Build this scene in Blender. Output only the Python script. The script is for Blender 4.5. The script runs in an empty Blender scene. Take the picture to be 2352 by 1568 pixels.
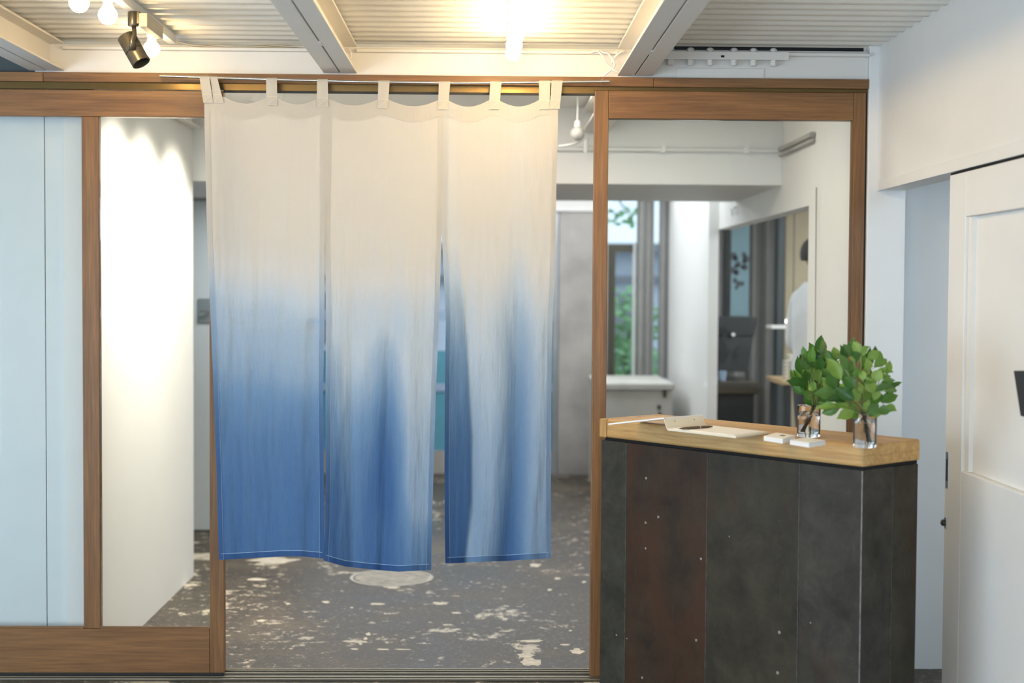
import bpy, bmesh, math, random
from mathutils import Vector, Matrix, noise
random.seed(7)
SC = bpy.context.scene
COL = SC.collection
PI = math.pi

# ------------------------------------------------------------------ camera
FPX, IW, IH = 3267.0, 2352, 1568
CAM = Vector((0.0, -5.715, 1.53))
_yaw, _pit, _roll = math.atan(61 / FPX), math.atan(116 / FPX), 0.0062
FW = Vector((math.sin(_yaw) * math.cos(_pit), math.cos(_yaw) * math.cos(_pit), -math.sin(_pit)))
_r0 = FW.cross(Vector((0, 0, 1))).normalized()
_u0 = _r0.cross(FW)
RT = _r0 * math.cos(_roll) + _u0 * math.sin(_roll)
UP = _u0 * math.cos(_roll) - _r0 * math.sin(_roll)
cd = bpy.data.cameras.new('camera')
cd.sensor_width = 36.0
cd.lens = 36.0 * FPX / IW
cd.clip_start, cd.clip_end = 0.05, 200
cd.dof.use_dof = True
cd.dof.focus_distance = 5.25
cd.dof.aperture_fstop = 1.8
cam = bpy.data.objects.new('camera', cd)
m = Matrix((RT, UP, -FW)).transposed().to_4x4()
m.translation = CAM
cam.matrix_world = m
COL.objects.link(cam)
SC.camera = cam

# ------------------------------------------------------------------ world, daylight, exposure
w = bpy.data.worlds.new('world')
SC.world = w
w.use_nodes = True
bg = w.node_tree.nodes['Background']
bg.inputs['Color'].default_value = (0.66, 0.82, 1.0, 1)
bg.inputs['Strength'].default_value = 1.15
SC.view_settings.view_transform = 'Standard'
SC.view_settings.look = 'None'
SC.view_settings.exposure = 0.48
SC.view_settings.gamma = 1.0
SC.view_settings.use_curve_mapping = False
cy = SC.cycles
cy.max_bounces, cy.diffuse_bounces, cy.glossy_bounces = 9, 5, 4
cy.transmission_bounces, cy.transparent_max_bounces = 8, 12
cy.caustics_reflective = cy.caustics_refractive = False
cy.sample_clamp_indirect = 8.0


def area(name, loc, rot, sx, sy, power, color, spread=PI):
    l = bpy.data.lights.new(name, 'AREA')
    l.shape = 'RECTANGLE'
    l.size, l.size_y = sx, sy
    l.energy = power
    l.color = color
    l.spread = spread
    o = bpy.data.objects.new(name, l)
    o.location = loc
    o.rotation_euler = rot
    COL.objects.link(o)
    return o


COOL = (0.68, 0.83, 1.0)
# daylight entering through the shop front behind the camera; overhead panels are unseen, added fill
area('shopfront_daylight', (-0.85, -8.35, 1.35), (PI / 2, 0, 0), 3.6, 2.0, 105, COOL)
area('side_window_daylight', (-3.9, -3.7, 1.05), (PI / 2, 0, -PI / 2), 4.2, 1.7, 112, COOL)
area('rear_room_fill', (0.1, 4.9, 2.44), (0, 0, 0), 3.0, 2.2, 55, (0.93, 0.96, 1.0))  # unseen panel added to brighten the rear room from above
area('passage_fill', (0.2, 1.0, 2.505), (0, 0, 0), 1.8, 0.9, 19, (1.0, 0.93, 0.82))  # added lamp, hidden by the top rail, brightens the passage
area('soffit_fill', (-1.25, 2.7, 2.10), (0, 0, 0), 0.7, 0.5, 11, (0.9, 0.95, 1.0))  # added unseen lamp under the dropped ceiling, lifts the dark passage door
area('side_room_fill', (3.0, 3.2, 2.35), (0, 0, 0), 1.6, 3.0, 60, (0.92, 0.95, 1.0))  # unseen overhead panel added to brighten the side room
area('closet_fill', (2.25, -1.9, 2.2), (0, 0, 0), 0.7, 1.2, 16, (0.66, 0.82, 1.0))  # unseen blue fill added above the space behind the sliding door
WARM = (1.0, 0.80, 0.50)

# ------------------------------------------------------------------ helpers


def _ray(px, py):
    return FW + RT * ((px - IW / 2) / FPX) - UP * ((py - IH / 2) / FPX)


def aty(px, py, Y):
    d = _ray(px, py)
    return CAM + d * ((Y - CAM.y) / d.y)


def atz(px, py, Z):
    d = _ray(px, py)
    return CAM + d * ((Z - CAM.z) / d.z)


def atx(px, py, X):
    d = _ray(px, py)
    return CAM + d * ((X - CAM.x) / d.x)


def lerp(a, b, t):
    return a + (b - a) * t


def sstep(a, b, x):
    t = min(1, max(0, (x - a) / (b - a)))
    return t * t * (3 - 2 * t)


def interp(tab, x):
    if x <= tab[0][0]:
        return tab[0][1]
    for (x0, y0), (x1, y1) in zip(tab, tab[1:]):
        if x <= x1:
            return y0 + (y1 - y0) * (x - x0) / (x1 - x0)
    return tab[-1][1]


def tag(o, label=None, cat=None, group=None, kind=None):
    if label:
        o['label'] = label
    if cat:
        o['category'] = cat
    if group:
        o['group'] = group
    if kind:
        o['kind'] = kind
    return o


def empty(name, loc, label=None, cat=None, group=None, kind=None):
    o = bpy.data.objects.new(name, None)
    o.empty_display_size = 0.05
    o.location = loc
    COL.objects.link(o)
    return tag(o, label, cat, group, kind)


def wloc(o):
    v = Vector(o.location)
    while o.parent:
        o = o.parent
        v += Vector(o.location)
    return v


class MB:
    """collects shapes, builds ONE mesh object in world coordinates"""

    def __init__(self):
        self.v, self.f = [], []

    def add(self, vs, fs):
        n = len(self.v)
        self.v += [Vector(p) for p in vs]
        self.f += [tuple(i + n for i in f) for f in fs]
        return self

    def box(self, x0, x1, y0, y1, z0, z1):
        return self.hexa([(x0, y0, z0), (x1, y0, z0), (x1, y1, z0), (x0, y1, z0), (x0, y0, z1), (x1, y0, z1), (x1, y1, z1), (x0, y1, z1)])

    def hexa(self, p):
        return self.add(p, [(3, 2, 1, 0), (4, 5, 6, 7), (0, 1, 5, 4), (1, 2, 6, 5), (2, 3, 7, 6), (3, 0, 4, 7)])

    def obox(self, o, a, b, c):
        """oriented box: corner o, edge vectors a, b, c (right-handed)"""
        o, a, b, c = map(Vector, (o, a, b, c))
        return self.hexa([o, o + a, o + a + b, o + b, o + c, o + a + c, o + a + b + c, o + b + c])

    def tube(self, pts, r, n=10, cap=True):
        pts = [Vector(p) for p in pts]
        rs = r if isinstance(r, (list, tuple)) else [r] * len(pts)
        base = len(self.v)
        up = None
        for i, p in enumerate(pts):
            t = (pts[min(i + 1, len(pts) - 1)] - pts[max(i - 1, 0)]).normalized()
            if up is None:
                up = t.orthogonal().normalized()
            up = (up - t * up.dot(t)).normalized()
            s = t.cross(up)
            for k in range(n):
                a = 2 * PI * k / n
                self.v.append(p + (up * math.cos(a) + s * math.sin(a)) * rs[i])
        for i in range(len(pts) - 1):
            for k in range(n):
                a, b = base + i * n + k, base + i * n + (k + 1) % n
                self.f.append((a, b, b + n, a + n))
        if cap:
            self.f.append(tuple(base + k for k in range(n))[::-1])
            e = base + (len(pts) - 1) * n
            self.f.append(tuple(e + k for k in range(n)))
        return self

    def lathe(self, prof, c, axis=(0, 0, 1), n=32):
        """prof: list of (radius, height) along axis from point c"""
        c, ax = Vector(c), Vector(axis).normalized()
        u = ax.orthogonal().normalized()
        s = ax.cross(u)
        base = len(self.v)
        for r, h in prof:
            for k in range(n):
                a = 2 * PI * k / n
                self.v.append(c + ax * h + (u * math.cos(a) + s * math.sin(a)) * max(r, 1e-5))
        for i in range(len(prof) - 1):
            for k in range(n):
                a, b = base + i * n + k, base + i * n + (k + 1) % n
                self.f.append((a, b, b + n, a + n))
        return self

    def prism(self, poly, ext):
        """extrude a 3-D polygon by vector ext"""
        poly = [Vector(p) for p in poly]
        n = len(poly)
        ext = Vector(ext)
        return self.add(poly + [p + ext for p in poly],
                        [tuple(range(n))[::-1], tuple(range(n, 2 * n))] + [(i, (i + 1) % n, (i + 1) % n + n, i + n) for i in range(n)])

    def build(self, name, mat, parent=None, smooth=False, bevel=0.0, seg=2):
        c = Vector((0, 0, 0))
        lo = Vector(map(min, zip(*self.v)))
        hi = Vector(map(max, zip(*self.v)))
        c = (lo + hi) / 2
        me = bpy.data.meshes.new(name)
        me.from_pydata([tuple(p - c) for p in self.v], [], self.f)
        bm = bmesh.new()
        bm.from_mesh(me)
        bmesh.ops.recalc_face_normals(bm, faces=bm.faces)
        if bevel:
            bmesh.ops.bevel(bm, geom=[e for e in bm.edges if e.is_manifold and e.calc_face_angle(0) > 0.5], offset=bevel, segments=seg, profile=0.5, affect='EDGES')
        bm.to_mesh(me)
        bm.free()
        if smooth:
            me.polygons.foreach_set('use_smooth', [True] * len(me.polygons))
            if smooth != 'full':
                me.set_sharp_from_angle(angle=math.radians(40))
        if mat:
            me.materials.append(mat)
        o = bpy.data.objects.new(name, me)
        COL.objects.link(o)
        o.location = c
        if parent:
            o.parent = parent
            o.location = c - wloc(parent)
        return o


def box(name, mat, parent, x0, x1, y0, y1, z0, z1, bevel=0.0):
    return MB().box(x0, x1, y0, y1, z0, z1).build(name, mat, parent, bevel=bevel)


# ------------------------------------------------------------------ materials


def nt(name):
    mt = bpy.data.materials.new(name)
    mt.use_nodes = True
    t = mt.node_tree
    return mt, t, t.nodes['Principled BSDF'], t.nodes, t.links


def mapped(N, L, scale, rot=(0, 0, 0), rand=True):
    tc = N.new('ShaderNodeTexCoord')
    src = tc.outputs['Object']
    if any(rot):
        m0 = N.new('ShaderNodeMapping')
        m0.inputs['Rotation'].default_value = rot
        L.new(src, m0.inputs['Vector'])
        src = m0.outputs['Vector']
    mp = N.new('ShaderNodeMapping')
    mp.inputs['Scale'].default_value = scale
    L.new(src, mp.inputs['Vector'])
    if rand:
        oi = N.new('ShaderNodeObjectInfo')
        mu = N.new('ShaderNodeMath')
        mu.operation = 'MULTIPLY'
        mu.inputs[1].default_value = 37.0
        L.new(oi.outputs['Random'], mu.inputs[0])
        L.new(mu.outputs[0], mp.inputs['Location'])
    return mp.outputs['Vector']


def noise_n(N, L, vec, scale, detail=4, rough=0.55, dist=0.0):
    n = N.new('ShaderNodeTexNoise')
    n.inputs['Scale'].default_value = scale
    n.inputs['Detail'].default_value = detail
    n.inputs['Roughness'].default_value = rough
    n.inputs['Distortion'].default_value = dist
    L.new(vec, n.inputs['Vector'])
    return n.outputs['Fac']


def ramp(N, L, fac, stops, interp_='LINEAR'):
    r = N.new('ShaderNodeValToRGB')
    r.color_ramp.interpolation = interp_
    e = r.color_ramp.elements
    while len(e) < len(stops):
        e.new(0.5)
    for el, (p, c) in zip(e, stops):
        el.position = p
        el.color = (*c, 1) if len(c) == 3 else c
    L.new(fac, r.inputs['Fac'])
    return r.outputs['Color']


def mixc(N, L, fac, a, b, mode='MIX'):
    mx = N.new('ShaderNodeMix')
    mx.data_type = 'RGBA'
    mx.blend_type = mode
    for val, sock in ((fac, mx.inputs[0]), (a, mx.inputs[6]), (b, mx.inputs[7])):
        if isinstance(val, bpy.types.NodeSocket):
            L.new(val, sock)
        else:
            sock.default_value = val if isinstance(val, float) else (*val, 1)
    return mx.outputs[2]


def bump(N, L, b, h, strength, dist=0.002):
    bp = N.new('ShaderNodeBump')
    bp.inputs['Strength'].default_value = strength
    bp.inputs['Distance'].default_value = dist
    L.new(h, bp.inputs['Height'])
    L.new(bp.outputs['Normal'], b.inputs['Normal'])


def plain(name, col, rough=0.6, metal=0.0, var=0.06, scale=8.0, bstr=0.0, spec=0.5):
    mt, t, b, N, L = nt(name)
    v = mapped(N, L, (1, 1, 1), rand=False)
    f = noise_n(N, L, v, scale, 5)
    c = ramp(N, L, f, [(0.3, tuple(x * (1 - var) for x in col)), (0.7, tuple(min(1, x * (1 + var)) for x in col))])
    L.new(c, b.inputs['Base Color'])
    b.inputs['Roughness'].default_value = rough
    b.inputs['Metallic'].default_value = metal
    b.inputs['Specular IOR Level'].default_value = spec
    if bstr:
        bump(N, L, b, noise_n(N, L, v, 90, 4), bstr, 0.001)
    return mt


def wood(name, dark, mid, light, axis, rough=0.45, rot=(0, 0, 0), fine=1.0):
    mt, t, b, N, L = nt(name)
    sc = [9.0, 9.0, 9.0]
    sc[axis] = 0.55
    v = mapped(N, L, sc, rot)
    f1 = noise_n(N, L, v, 1.6, 4, 0.6, 0.8)
    sc2 = [140.0 * fine] * 3
    sc2[axis] = 5.0
    v2 = mapped(N, L, sc2, rot)
    f2 = noise_n(N, L, v2, 1.0, 3, 0.6)
    c = ramp(N, L, f1, [(0.25, dark), (0.5, mid), (0.78, light)])
    g = ramp(N, L, f2, [(0.3, (0.62, 0.6, 0.58)), (0.62, (1.08, 1.08, 1.08))])
    c = mixc(N, L, 0.8, c, g, 'MULTIPLY')
    L.new(c, b.inputs['Base Color'])
    b.inputs['Roughness'].default_value = rough
    bump(N, L, b, f2, 0.12, 0.001)
    return mt


WD = ((0.125, 0.055, 0.016), (0.205, 0.095, 0.028), (0.290, 0.145, 0.045))
M_WX = wood('mahogany_horizontal', *WD, 0)
M_WZ = wood('mahogany_vertical', *WD, 2)
M_PAINT = plain('white_paint', (0.78, 0.775, 0.75), 0.55, var=0.015, scale=3, bstr=0.03)
M_PAINTG = plain('white_gloss_paint', (0.78, 0.78, 0.76), 0.4, var=0.015, scale=4)
M_DECK = plain('white_painted_deck', (0.77, 0.755, 0.69), 0.5, var=0.03, scale=6, bstr=0.04)
M_STEELP = plain('white_painted_steel', (0.72, 0.70, 0.655), 0.45, var=0.02, scale=5, bstr=0.04)
M_BOARD = plain('white_board', (0.70, 0.735, 0.74), 0.5, var=0.015)
M_GREYW = plain('grey_mortar', (0.34, 0.325, 0.30), 0.8, var=0.25, scale=2.2, bstr=0.2)
M_CONC = plain('pale_concrete', (0.43, 0.42, 0.39), 0.8, var=0.16, scale=3, bstr=0.15)
M_DARKP = plain('dark_grey_paint', (0.055, 0.07, 0.075), 0.6)
M_BRASS = plain('bronze_anodised_track', (0.15, 0.10, 0.042), 0.3, 1.0, var=0.05)
M_RUB = plain('black_rubber', (0.012, 0.012, 0.011), 0.6)
M_ALU = plain('brushed_steel', (0.62, 0.61, 0.58), 0.28, 1.0, var=0.04, scale=30)
M_RIB = plain('worn_track_metal', (0.30, 0.27, 0.21), 0.35, 1.0)
M_CHROME = plain('satin_steel', (0.42, 0.43, 0.43), 0.3, 1.0)
M_GREYM = plain('olive_grey_metal', (0.085, 0.075, 0.055), 0.32, 0.55, var=0.04)
M_BLACK = plain('black_plastic', (0.014, 0.016, 0.016), 0.45)
M_DKCAB = plain('charcoal_cabinet', (0.022, 0.026, 0.027), 0.5)
M_CURT = plain('grey_drape', (0.30, 0.295, 0.28), 0.9, var=0.08)
M_TEAL = plain('teal_panel', (0.09, 0.30, 0.40), 0.4)
M_BLUEG = plain('blue_grey_panel', (0.30, 0.40, 0.55), 0.4)
M_WHITE = plain('white_card', (0.84, 0.84, 0.83), 0.6, var=0.01)
M_CREAM = plain('cream_card', (0.80, 0.74, 0.60), 0.7, var=0.02)
M_PEN = plain('bronze_pen', (0.16, 0.115, 0.07), 0.35, 0.5)
M_CABLE = plain('cream_cable', (0.52, 0.47, 0.36), 0.5)
M_SKIN = plain('skin', (0.5, 0.30, 0.20), 0.55)
M_HAIR = plain('dark_hair', (0.025, 0.020, 0.015), 0.6)
M_SHIRT = plain('white_shirt', (0.76, 0.79, 0.82), 0.85)
M_TROU = plain('dark_trousers', (0.05, 0.05, 0.055), 0.85)
M_HOLE = plain('dark_opening', (0.006, 0.006, 0.006), 0.9)
M_INK = plain('grey_lettering', (0.20, 0.22, 0.21), 0.7)
M_OAK = wood('oak_end', (0.36, 0.20, 0.065), (0.50, 0.30, 0.10), (0.60, 0.38, 0.145), 2, 0.5)
M_TABLE = wood('pale_table_wood', (0.42, 0.29, 0.15), (0.55, 0.40, 0.22), (0.62, 0.46, 0.28), 0, 0.5)


def emis(name, col, strength):
    mt, t, b, N, L = nt(name)
    b.inputs['Base Color'].default_value = (0.9, 0.88, 0.82, 1)
    b.inputs['Emission Color'].default_value = (*col, 1)
    b.inputs['Emission Strength'].default_value = strength
    return mt


M_BULB = emis('lit_bulb', (1.0, 0.70, 0.34), 56.0)
M_TASK = emis('lit_task_lamp', (1.0, 0.92, 0.8), 6.0)
M_OFFB = plain('unlit_globe', (0.50, 0.49, 0.45), 0.25)


def pane(name, tint, refl=1.0):
    """architectural pane: clear with Fresnel reflection"""
    mt = bpy.data.materials.new(name)
    mt.use_nodes = True
    N, L = mt.node_tree.nodes, mt.node_tree.links
    N.clear()
    out = N.new('ShaderNodeOutputMaterial')
    tr = N.new('ShaderNodeBsdfTransparent')
    tr.inputs['Color'].default_value = (*tint, 1)
    gl = N.new('ShaderNodeBsdfGlossy')
    gl.inputs['Roughness'].default_value = 0.015
    gl.inputs['Color'].default_value = (refl, refl, refl, 1)
    fr = N.new('ShaderNodeFresnel')
    fr.inputs['IOR'].default_value = 1.2
    mx = N.new('ShaderNodeMixShader')
    L.new(fr.outputs[0], mx.inputs[0])
    L.new(tr.outputs[0], mx.inputs[1])
    L.new(gl.outputs[0], mx.inputs[2])
    L.new(mx.outputs[0], out.inputs['Surface'])
    return mt


M_GLASS = pane('window_glass', (0.97, 0.985, 0.98))


def clear(name, ior, col=(1, 1, 1)):
    mt, t, b, N, L = nt(name)
    b.inputs['Base Color'].default_value = (*col, 1)
    b.inputs['Transmission Weight'].default_value = 1.0
    b.inputs['IOR'].default_value = ior
    b.inputs['Roughness'].default_value = 0.0
    return mt


M_TUMB = clear('tumbler_glass', 1.45)
M_WATER = clear('water', 1.33)


def floor_mat():
    mt, t, b, N, L = nt('worn_painted_concrete')
    v = mapped(N, L, (1, 1, 1), rand=False)
    base = noise_n(N, L, v, 1.7, 8, 0.62, 0.4)
    c = ramp(N, L, base, [(0.30, (0.026, 0.020, 0.0135)), (0.52, (0.056, 0.044, 0.030)), (0.75, (0.135, 0.106, 0.072))])
    speck = noise_n(N, L, v, 55, 6, 0.75)
    c = mixc(N, L, ramp(N, L, speck, [(0.53, (0, 0, 0)), (0.68, (1, 1, 1))]), c, (0.17, 0.14, 0.10))
    worn = noise_n(N, L, v, 3.4, 12, 0.74, 0.35)
    gate = noise_n(N, L, v, 0.8, 3, 0.5)
    ad = N.new('ShaderNodeMath')
    ad.operation = 'MULTIPLY_ADD'
    ad.inputs[1].default_value = 0.34
    L.new(gate, ad.inputs[0])
    L.new(worn, ad.inputs[2])
    mask = ramp(N, L, ad.outputs[0], [(0.755, (0, 0, 0)), (0.785, (1, 1, 1))])
    flk = noise_n(N, L, v, 17, 9, 0.72)
    g2_ = N.new('ShaderNodeMath')
    g2_.operation = 'MULTIPLY_ADD'
    g2_.inputs[1].default_value = 0.45
    L.new(noise_n(N, L, v, 1.3, 4, 0.6), g2_.inputs[0])
    L.new(flk, g2_.inputs[2])
    c = mixc(N, L, ramp(N, L, g2_.outputs[0], [(0.825, (0, 0, 0)), (0.87, (1, 1, 1))]), c, (0.40, 0.35, 0.27))
    c = mixc(N, L, mask, c, (0.50, 0.44, 0.34))
    L.new(c, b.inputs['Base Color'])
    rr = ramp(N, L, base, [(0.3, (0.40,) * 3), (0.7, (0.58,) * 3)])
    L.new(rr, b.inputs['Roughness'])
    b.inputs['Specular IOR Level'].default_value = 0.32
    bump(N, L, b, ad.outputs[0], 0.25, 0.003)
    return mt


M_FLOOR = floor_mat()


def steel_mat(name, a, bcol, rust):
    mt, t, b, N, L = nt(name)
    v = mapped(N, L, (1, 1, 1))
    f = noise_n(N, L, v, 7, 9, 0.72, 0.3)
    c = ramp(N, L, f, [(0.32, tuple(q * .8 for q in a)), (0.68, tuple(q * 1.25 for q in bcol))])
    v2 = mapped(N, L, (1.2, 1.2, 0.6))
    r = noise_n(N, L, v2, 4, 6, 0.65)
    c = mixc(N, L, ramp(N, L, r, [(0.62 - rust, (0, 0, 0)), (0.80 - rust * 0.6, (0.85,) * 3)]), c, (0.060, 0.026, 0.012))
    scr = noise_n(N, L, mapped(N, L, (60, 60, 4)), 1.5, 5, 0.7)
    c = mixc(N, L, ramp(N, L, scr, [(0.60, (0, 0, 0)), (0.75, (0.32,) * 3)]), c, (0.10, 0.095, 0.08))
    sp = noise_n(N, L, v, 38, 4, 0.7)
    c = mixc(N, L, ramp(N, L, sp, [(0.68, (0, 0, 0)), (0.76, (0.30,) * 3)]), c, (0.14, 0.13, 0.11))
    L.new(c, b.inputs['Base Color'])
    b.inputs['Metallic'].default_value = 0.0
    b.inputs['Specular IOR Level'].default_value = 0.22
    b.inputs['Roughness'].default_value = 0.5
    bump(N, L, b, f, 0.12, 0.002)
    return mt


M_ST = [steel_mat('raw_steel_%d' % i, *p) for i, p in enumerate([
    ((0.024, 0.0235, 0.017), (0.047, 0.045, 0.034), 0.0),
    ((0.024, 0.0165, 0.011), (0.042, 0.027, 0.016), 0.22),
    ((0.025, 0.0215, 0.014), (0.044, 0.038, 0.025), 0.06),
    ((0.026, 0.0235, 0.018), (0.050, 0.045, 0.036), 0.04)])]


def oak_top():
    mt, t, b, N, L = nt('oiled_oak')
    rz = -math.atan2(0.768, -0.64)
    v = mapped(N, L, (1.0, 8.0, 8.0), (0, 0, rz), rand=False)
    f = noise_n(N, L, v, 3.2, 4, 0.55, 1.4)
    c = ramp(N, L, f, [(0.28, (0.40, 0.225, 0.075)), (0.5, (0.53, 0.325, 0.115)), (0.75, (0.61, 0.40, 0.16))])
    wv = N.new('ShaderNodeTexWave')
    wv.wave_type = 'BANDS'
    wv.bands_direction = 'Z'
    wv.inputs['Scale'].default_value = 1.3
    wv.inputs['Distortion'].default_value = 5.0
    wv.inputs['Detail'].default_value = 2.0
    wv.inputs['Detail Scale'].default_value = 0.6
    L.new(v, wv.inputs['Vector'])
    c = mixc(N, L, 0.5, c, ramp(N, L, wv.outputs['Fac'], [(0.0, (0.72, 0.66, 0.58)), (0.25, (1, 1, 1))]), 'MULTIPLY')
    f2 = noise_n(N, L, mapped(N, L, (4, 120, 120), (0, 0, rz), rand=False), 1.0, 3)
    c = mixc(N, L, 0.45, c, ramp(N, L, f2, [(0.3, (0.75, 0.72, 0.68)), (0.6, (1.05,) * 3)]), 'MULTIPLY')
    L.new(c, b.inputs['Base Color'])
    b.inputs['Roughness'].default_value = 0.5
    bump(N, L, b, f2, 0.12, 0.001)
    return mt


M_TOP = oak_top()


def linen():
    mt, t, b, N, L = nt('dip_dyed_linen')
    at = N.new('ShaderNodeAttribute')
    at.attribute_name = 'dye_shade'
    v = mapped(N, L, (1, 1, 1), rand=False)
    weave = noise_n(N, L, mapped(N, L, (420, 420, 26), rand=False), 1.0, 3, 0.7)
    dy = N.new('ShaderNodeMath')
    dy.operation = 'MULTIPLY_ADD'
    sub = N.new('ShaderNodeMath')
    sub.operation = 'SUBTRACT'
    sub.inputs[1].default_value = 0.5
    L.new(weave, sub.inputs[0])
    L.new(sub.outputs[0], dy.inputs[0])
    dy.inputs[1].default_value = 0.16
    L.new(at.outputs['Fac'], dy.inputs[2])
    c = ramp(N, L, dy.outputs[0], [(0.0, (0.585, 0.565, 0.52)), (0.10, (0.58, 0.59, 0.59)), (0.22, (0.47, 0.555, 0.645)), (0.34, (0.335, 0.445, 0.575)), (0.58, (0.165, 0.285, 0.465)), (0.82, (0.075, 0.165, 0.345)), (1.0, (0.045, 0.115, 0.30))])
    b.inputs['Roughness'].default_value = 0.9
    b.inputs['Specular IOR Level'].default_value = 0.15
    L.new(c, b.inputs['Base Color'])
    crk = noise_n(N, L, mapped(N, L, (60, 60, 7), rand=False), 1.0, 5, 0.65, 0.6)
    mul = N.new('ShaderNodeMath')
    mul.operation = 'MULTIPLY_ADD'
    mul.inputs[1].default_value = 0.25
    L.new(weave, mul.inputs[0])
    L.new(crk, mul.inputs[2])
    bp = N.new('ShaderNodeBump')
    bp.inputs['Strength'].default_value = 0.32
    bp.inputs['Distance'].default_value = 0.004
    L.new(mul.outputs[0], bp.inputs['Height'])
    L.new(bp.outputs['Normal'], b.inputs['Normal'])
    tl = N.new('ShaderNodeBsdfTranslucent')
    L.new(c, tl.inputs['Color'])
    mx = N.new('ShaderNodeMixShader')
    mx.inputs[0].default_value = 0.28
    L.new(b.outputs[0], mx.inputs[1])
    L.new(tl.outputs[0], mx.inputs[2])
    L.new(mx.outputs[0], N['Material Output'].inputs['Surface'])
    return mt


M_LINEN = linen()


def leaf_mat(name, cols):
    mt, t, b, N, L = nt(name)
    oi = N.new('ShaderNodeObjectInfo')
    c = ramp(N, L, oi.outputs['Random'], cols)
    f = noise_n(N, L, mapped(N, L, (1, 1, 1)), 40, 3)
    c = mixc(N, L, 0.35, c, ramp(N, L, f, [(0.3, (0.7, 0.8, 0.6)), (0.7, (1.15, 1.1, 1.1))]), 'MULTIPLY')
    L.new(c, b.inputs['Base Color'])
    b.inputs['Roughness'].default_value = 0.38
    tl = N.new('ShaderNodeBsdfTranslucent')
    L.new(c, tl.inputs['Color'])
    mx = N.new('ShaderNodeMixShader')
    mx.inputs[0].default_value = 0.25
    L.new(b.outputs[0], mx.inputs[1])
    L.new(tl.outputs[0], mx.inputs[2])
    L.new(mx.outputs[0], N['Material Output'].inputs['Surface'])
    return mt


M_LEAF = leaf_mat('light_green_leaf', [(0.0, (0.075, 0.175, 0.040)), (0.35, (0.125, 0.255, 0.048)), (0.7, (0.21, 0.36, 0.065)), (1.0, (0.28, 0.42, 0.090))])
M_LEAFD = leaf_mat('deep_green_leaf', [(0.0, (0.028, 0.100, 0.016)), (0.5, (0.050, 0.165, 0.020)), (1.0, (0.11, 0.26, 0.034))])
M_STEM = plain('leafy_stem', (0.24, 0.30, 0.09), 0.5)
M_TWIG = plain('brown_twig', (0.15, 0.095, 0.035), 0.6, var=0.4, scale=60)
M_STRAW = plain('straw_tie', (0.62, 0.42, 0.20), 0.6)
M_TREE = plain('tree_leaf', (0.26, 0.48, 0.22), 0.6, var=0.4, scale=3)
M_BARK = plain('bark', (0.12, 0.09, 0.06), 0.9)
M_FACADE = plain('pale_facade', (0.62, 0.66, 0.72), 0.8)
M_FACADE2 = plain('grey_facade', (0.25, 0.25, 0.26), 0.8)
M_ROAD = plain('street', (0.30, 0.30, 0.30), 0.8)

S = 'structure'
FZ = -0.025      # floor level
XR = 1.56        # right wall face, front room

# ------------------------------------------------------------------ room shell
fl = MB().add([(-6, -9, FZ), (6, -9, FZ), (6, 6.5, FZ), (-6, 6.5, FZ), (-6, -9, FZ - 0.1), (6, -9, FZ - 0.1), (6, 6.5, FZ - 0.1), (-6, 6.5, FZ - 0.1)],
              [(0, 1, 2, 3), (7, 6, 5, 4), (0, 4, 5, 1), (1, 5, 6, 2), (2, 6, 7, 3), (3, 7, 4, 0)]).build('floor', M_FLOOR)
tag(fl, 'dark worn concrete floor with flaking pale paint', 'floor', kind=S)


M_FLAKE = plain('flaked_cream_paint', (0.55, 0.49, 0.38), 0.6, var=0.25, scale=22)
_fr = random.Random(21)
for px, py, wpx, hpx in ((662, 1386, 12, 4), (748, 1382, 22, 5), (867, 1387, 40, 5), (1011, 1385, 42, 7), (808, 1395, 10, 3), (1049, 1407, 24, 4), (1341, 1336, 12, 5), (900, 1348, 40, 7), (977, 1329, 34, 14),
                         (1263, 1354, 14, 6), (814, 1490, 24, 4), (880, 1491, 34, 4), (925, 1491, 44, 3), (1221, 1472, 54, 8), (1299, 1480, 26, 4), (1216, 1520, 52, 24), (1208, 1505, 44, 14), (1325, 1496, 36, 15),
                         (846, 1456, 14, 8), (840, 1466, 12, 6), (828, 1478, 9, 6), (632, 1287, 130, 17), (1230, 1298, 30, 9), (1280, 1328, 16, 5), (590, 1330, 60, 6), (600, 1425, 22, 6), (1310, 1448, 9, 3)):
    pl_ = []
    for q in range(16):
        an = 2 * PI * q / 16
        k_ = _fr.uniform(.6, 1.1)
        pl_.append(atz(px + wpx / 2 * k_ * math.cos(an), py + hpx / 2 * k_ * math.sin(an), FZ))
    MB().prism(pl_, (0, 0, .0007)).build('paint_patch', M_FLAKE, fl)


def corrugated(name, x0, x1, y0, y1, z, pitch=0.1, amp=0.012):
    prof = []
    y = y0
    while y < y1:
        for s, h in ((0.0, 0.0), (0.30, 0.0), (0.36, 0.25), (0.44, 0.85), (0.50, 1.0), (0.80, 1.0), (0.86, 0.85), (0.94, 0.25)):
            prof.append((y + s * pitch, z + h * amp))
        y += pitch
    mb = MB()
    n = len(prof)
    mb.add([(x0, a, b) for a, b in prof] + [(x1, a, b) for a, b in prof], [(i, i + n, i + n + 1, i + 1) for i in range(n - 1)])
    mb.add([(x0, a, b + 0.004) for a, b in prof] + [(x1, a, b + 0.004) for a, b in prof], [(i, i + 1, i + n + 1, i + n) for i in range(n - 1)])
    return mb.build(name, M_DECK, smooth='full')


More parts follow.
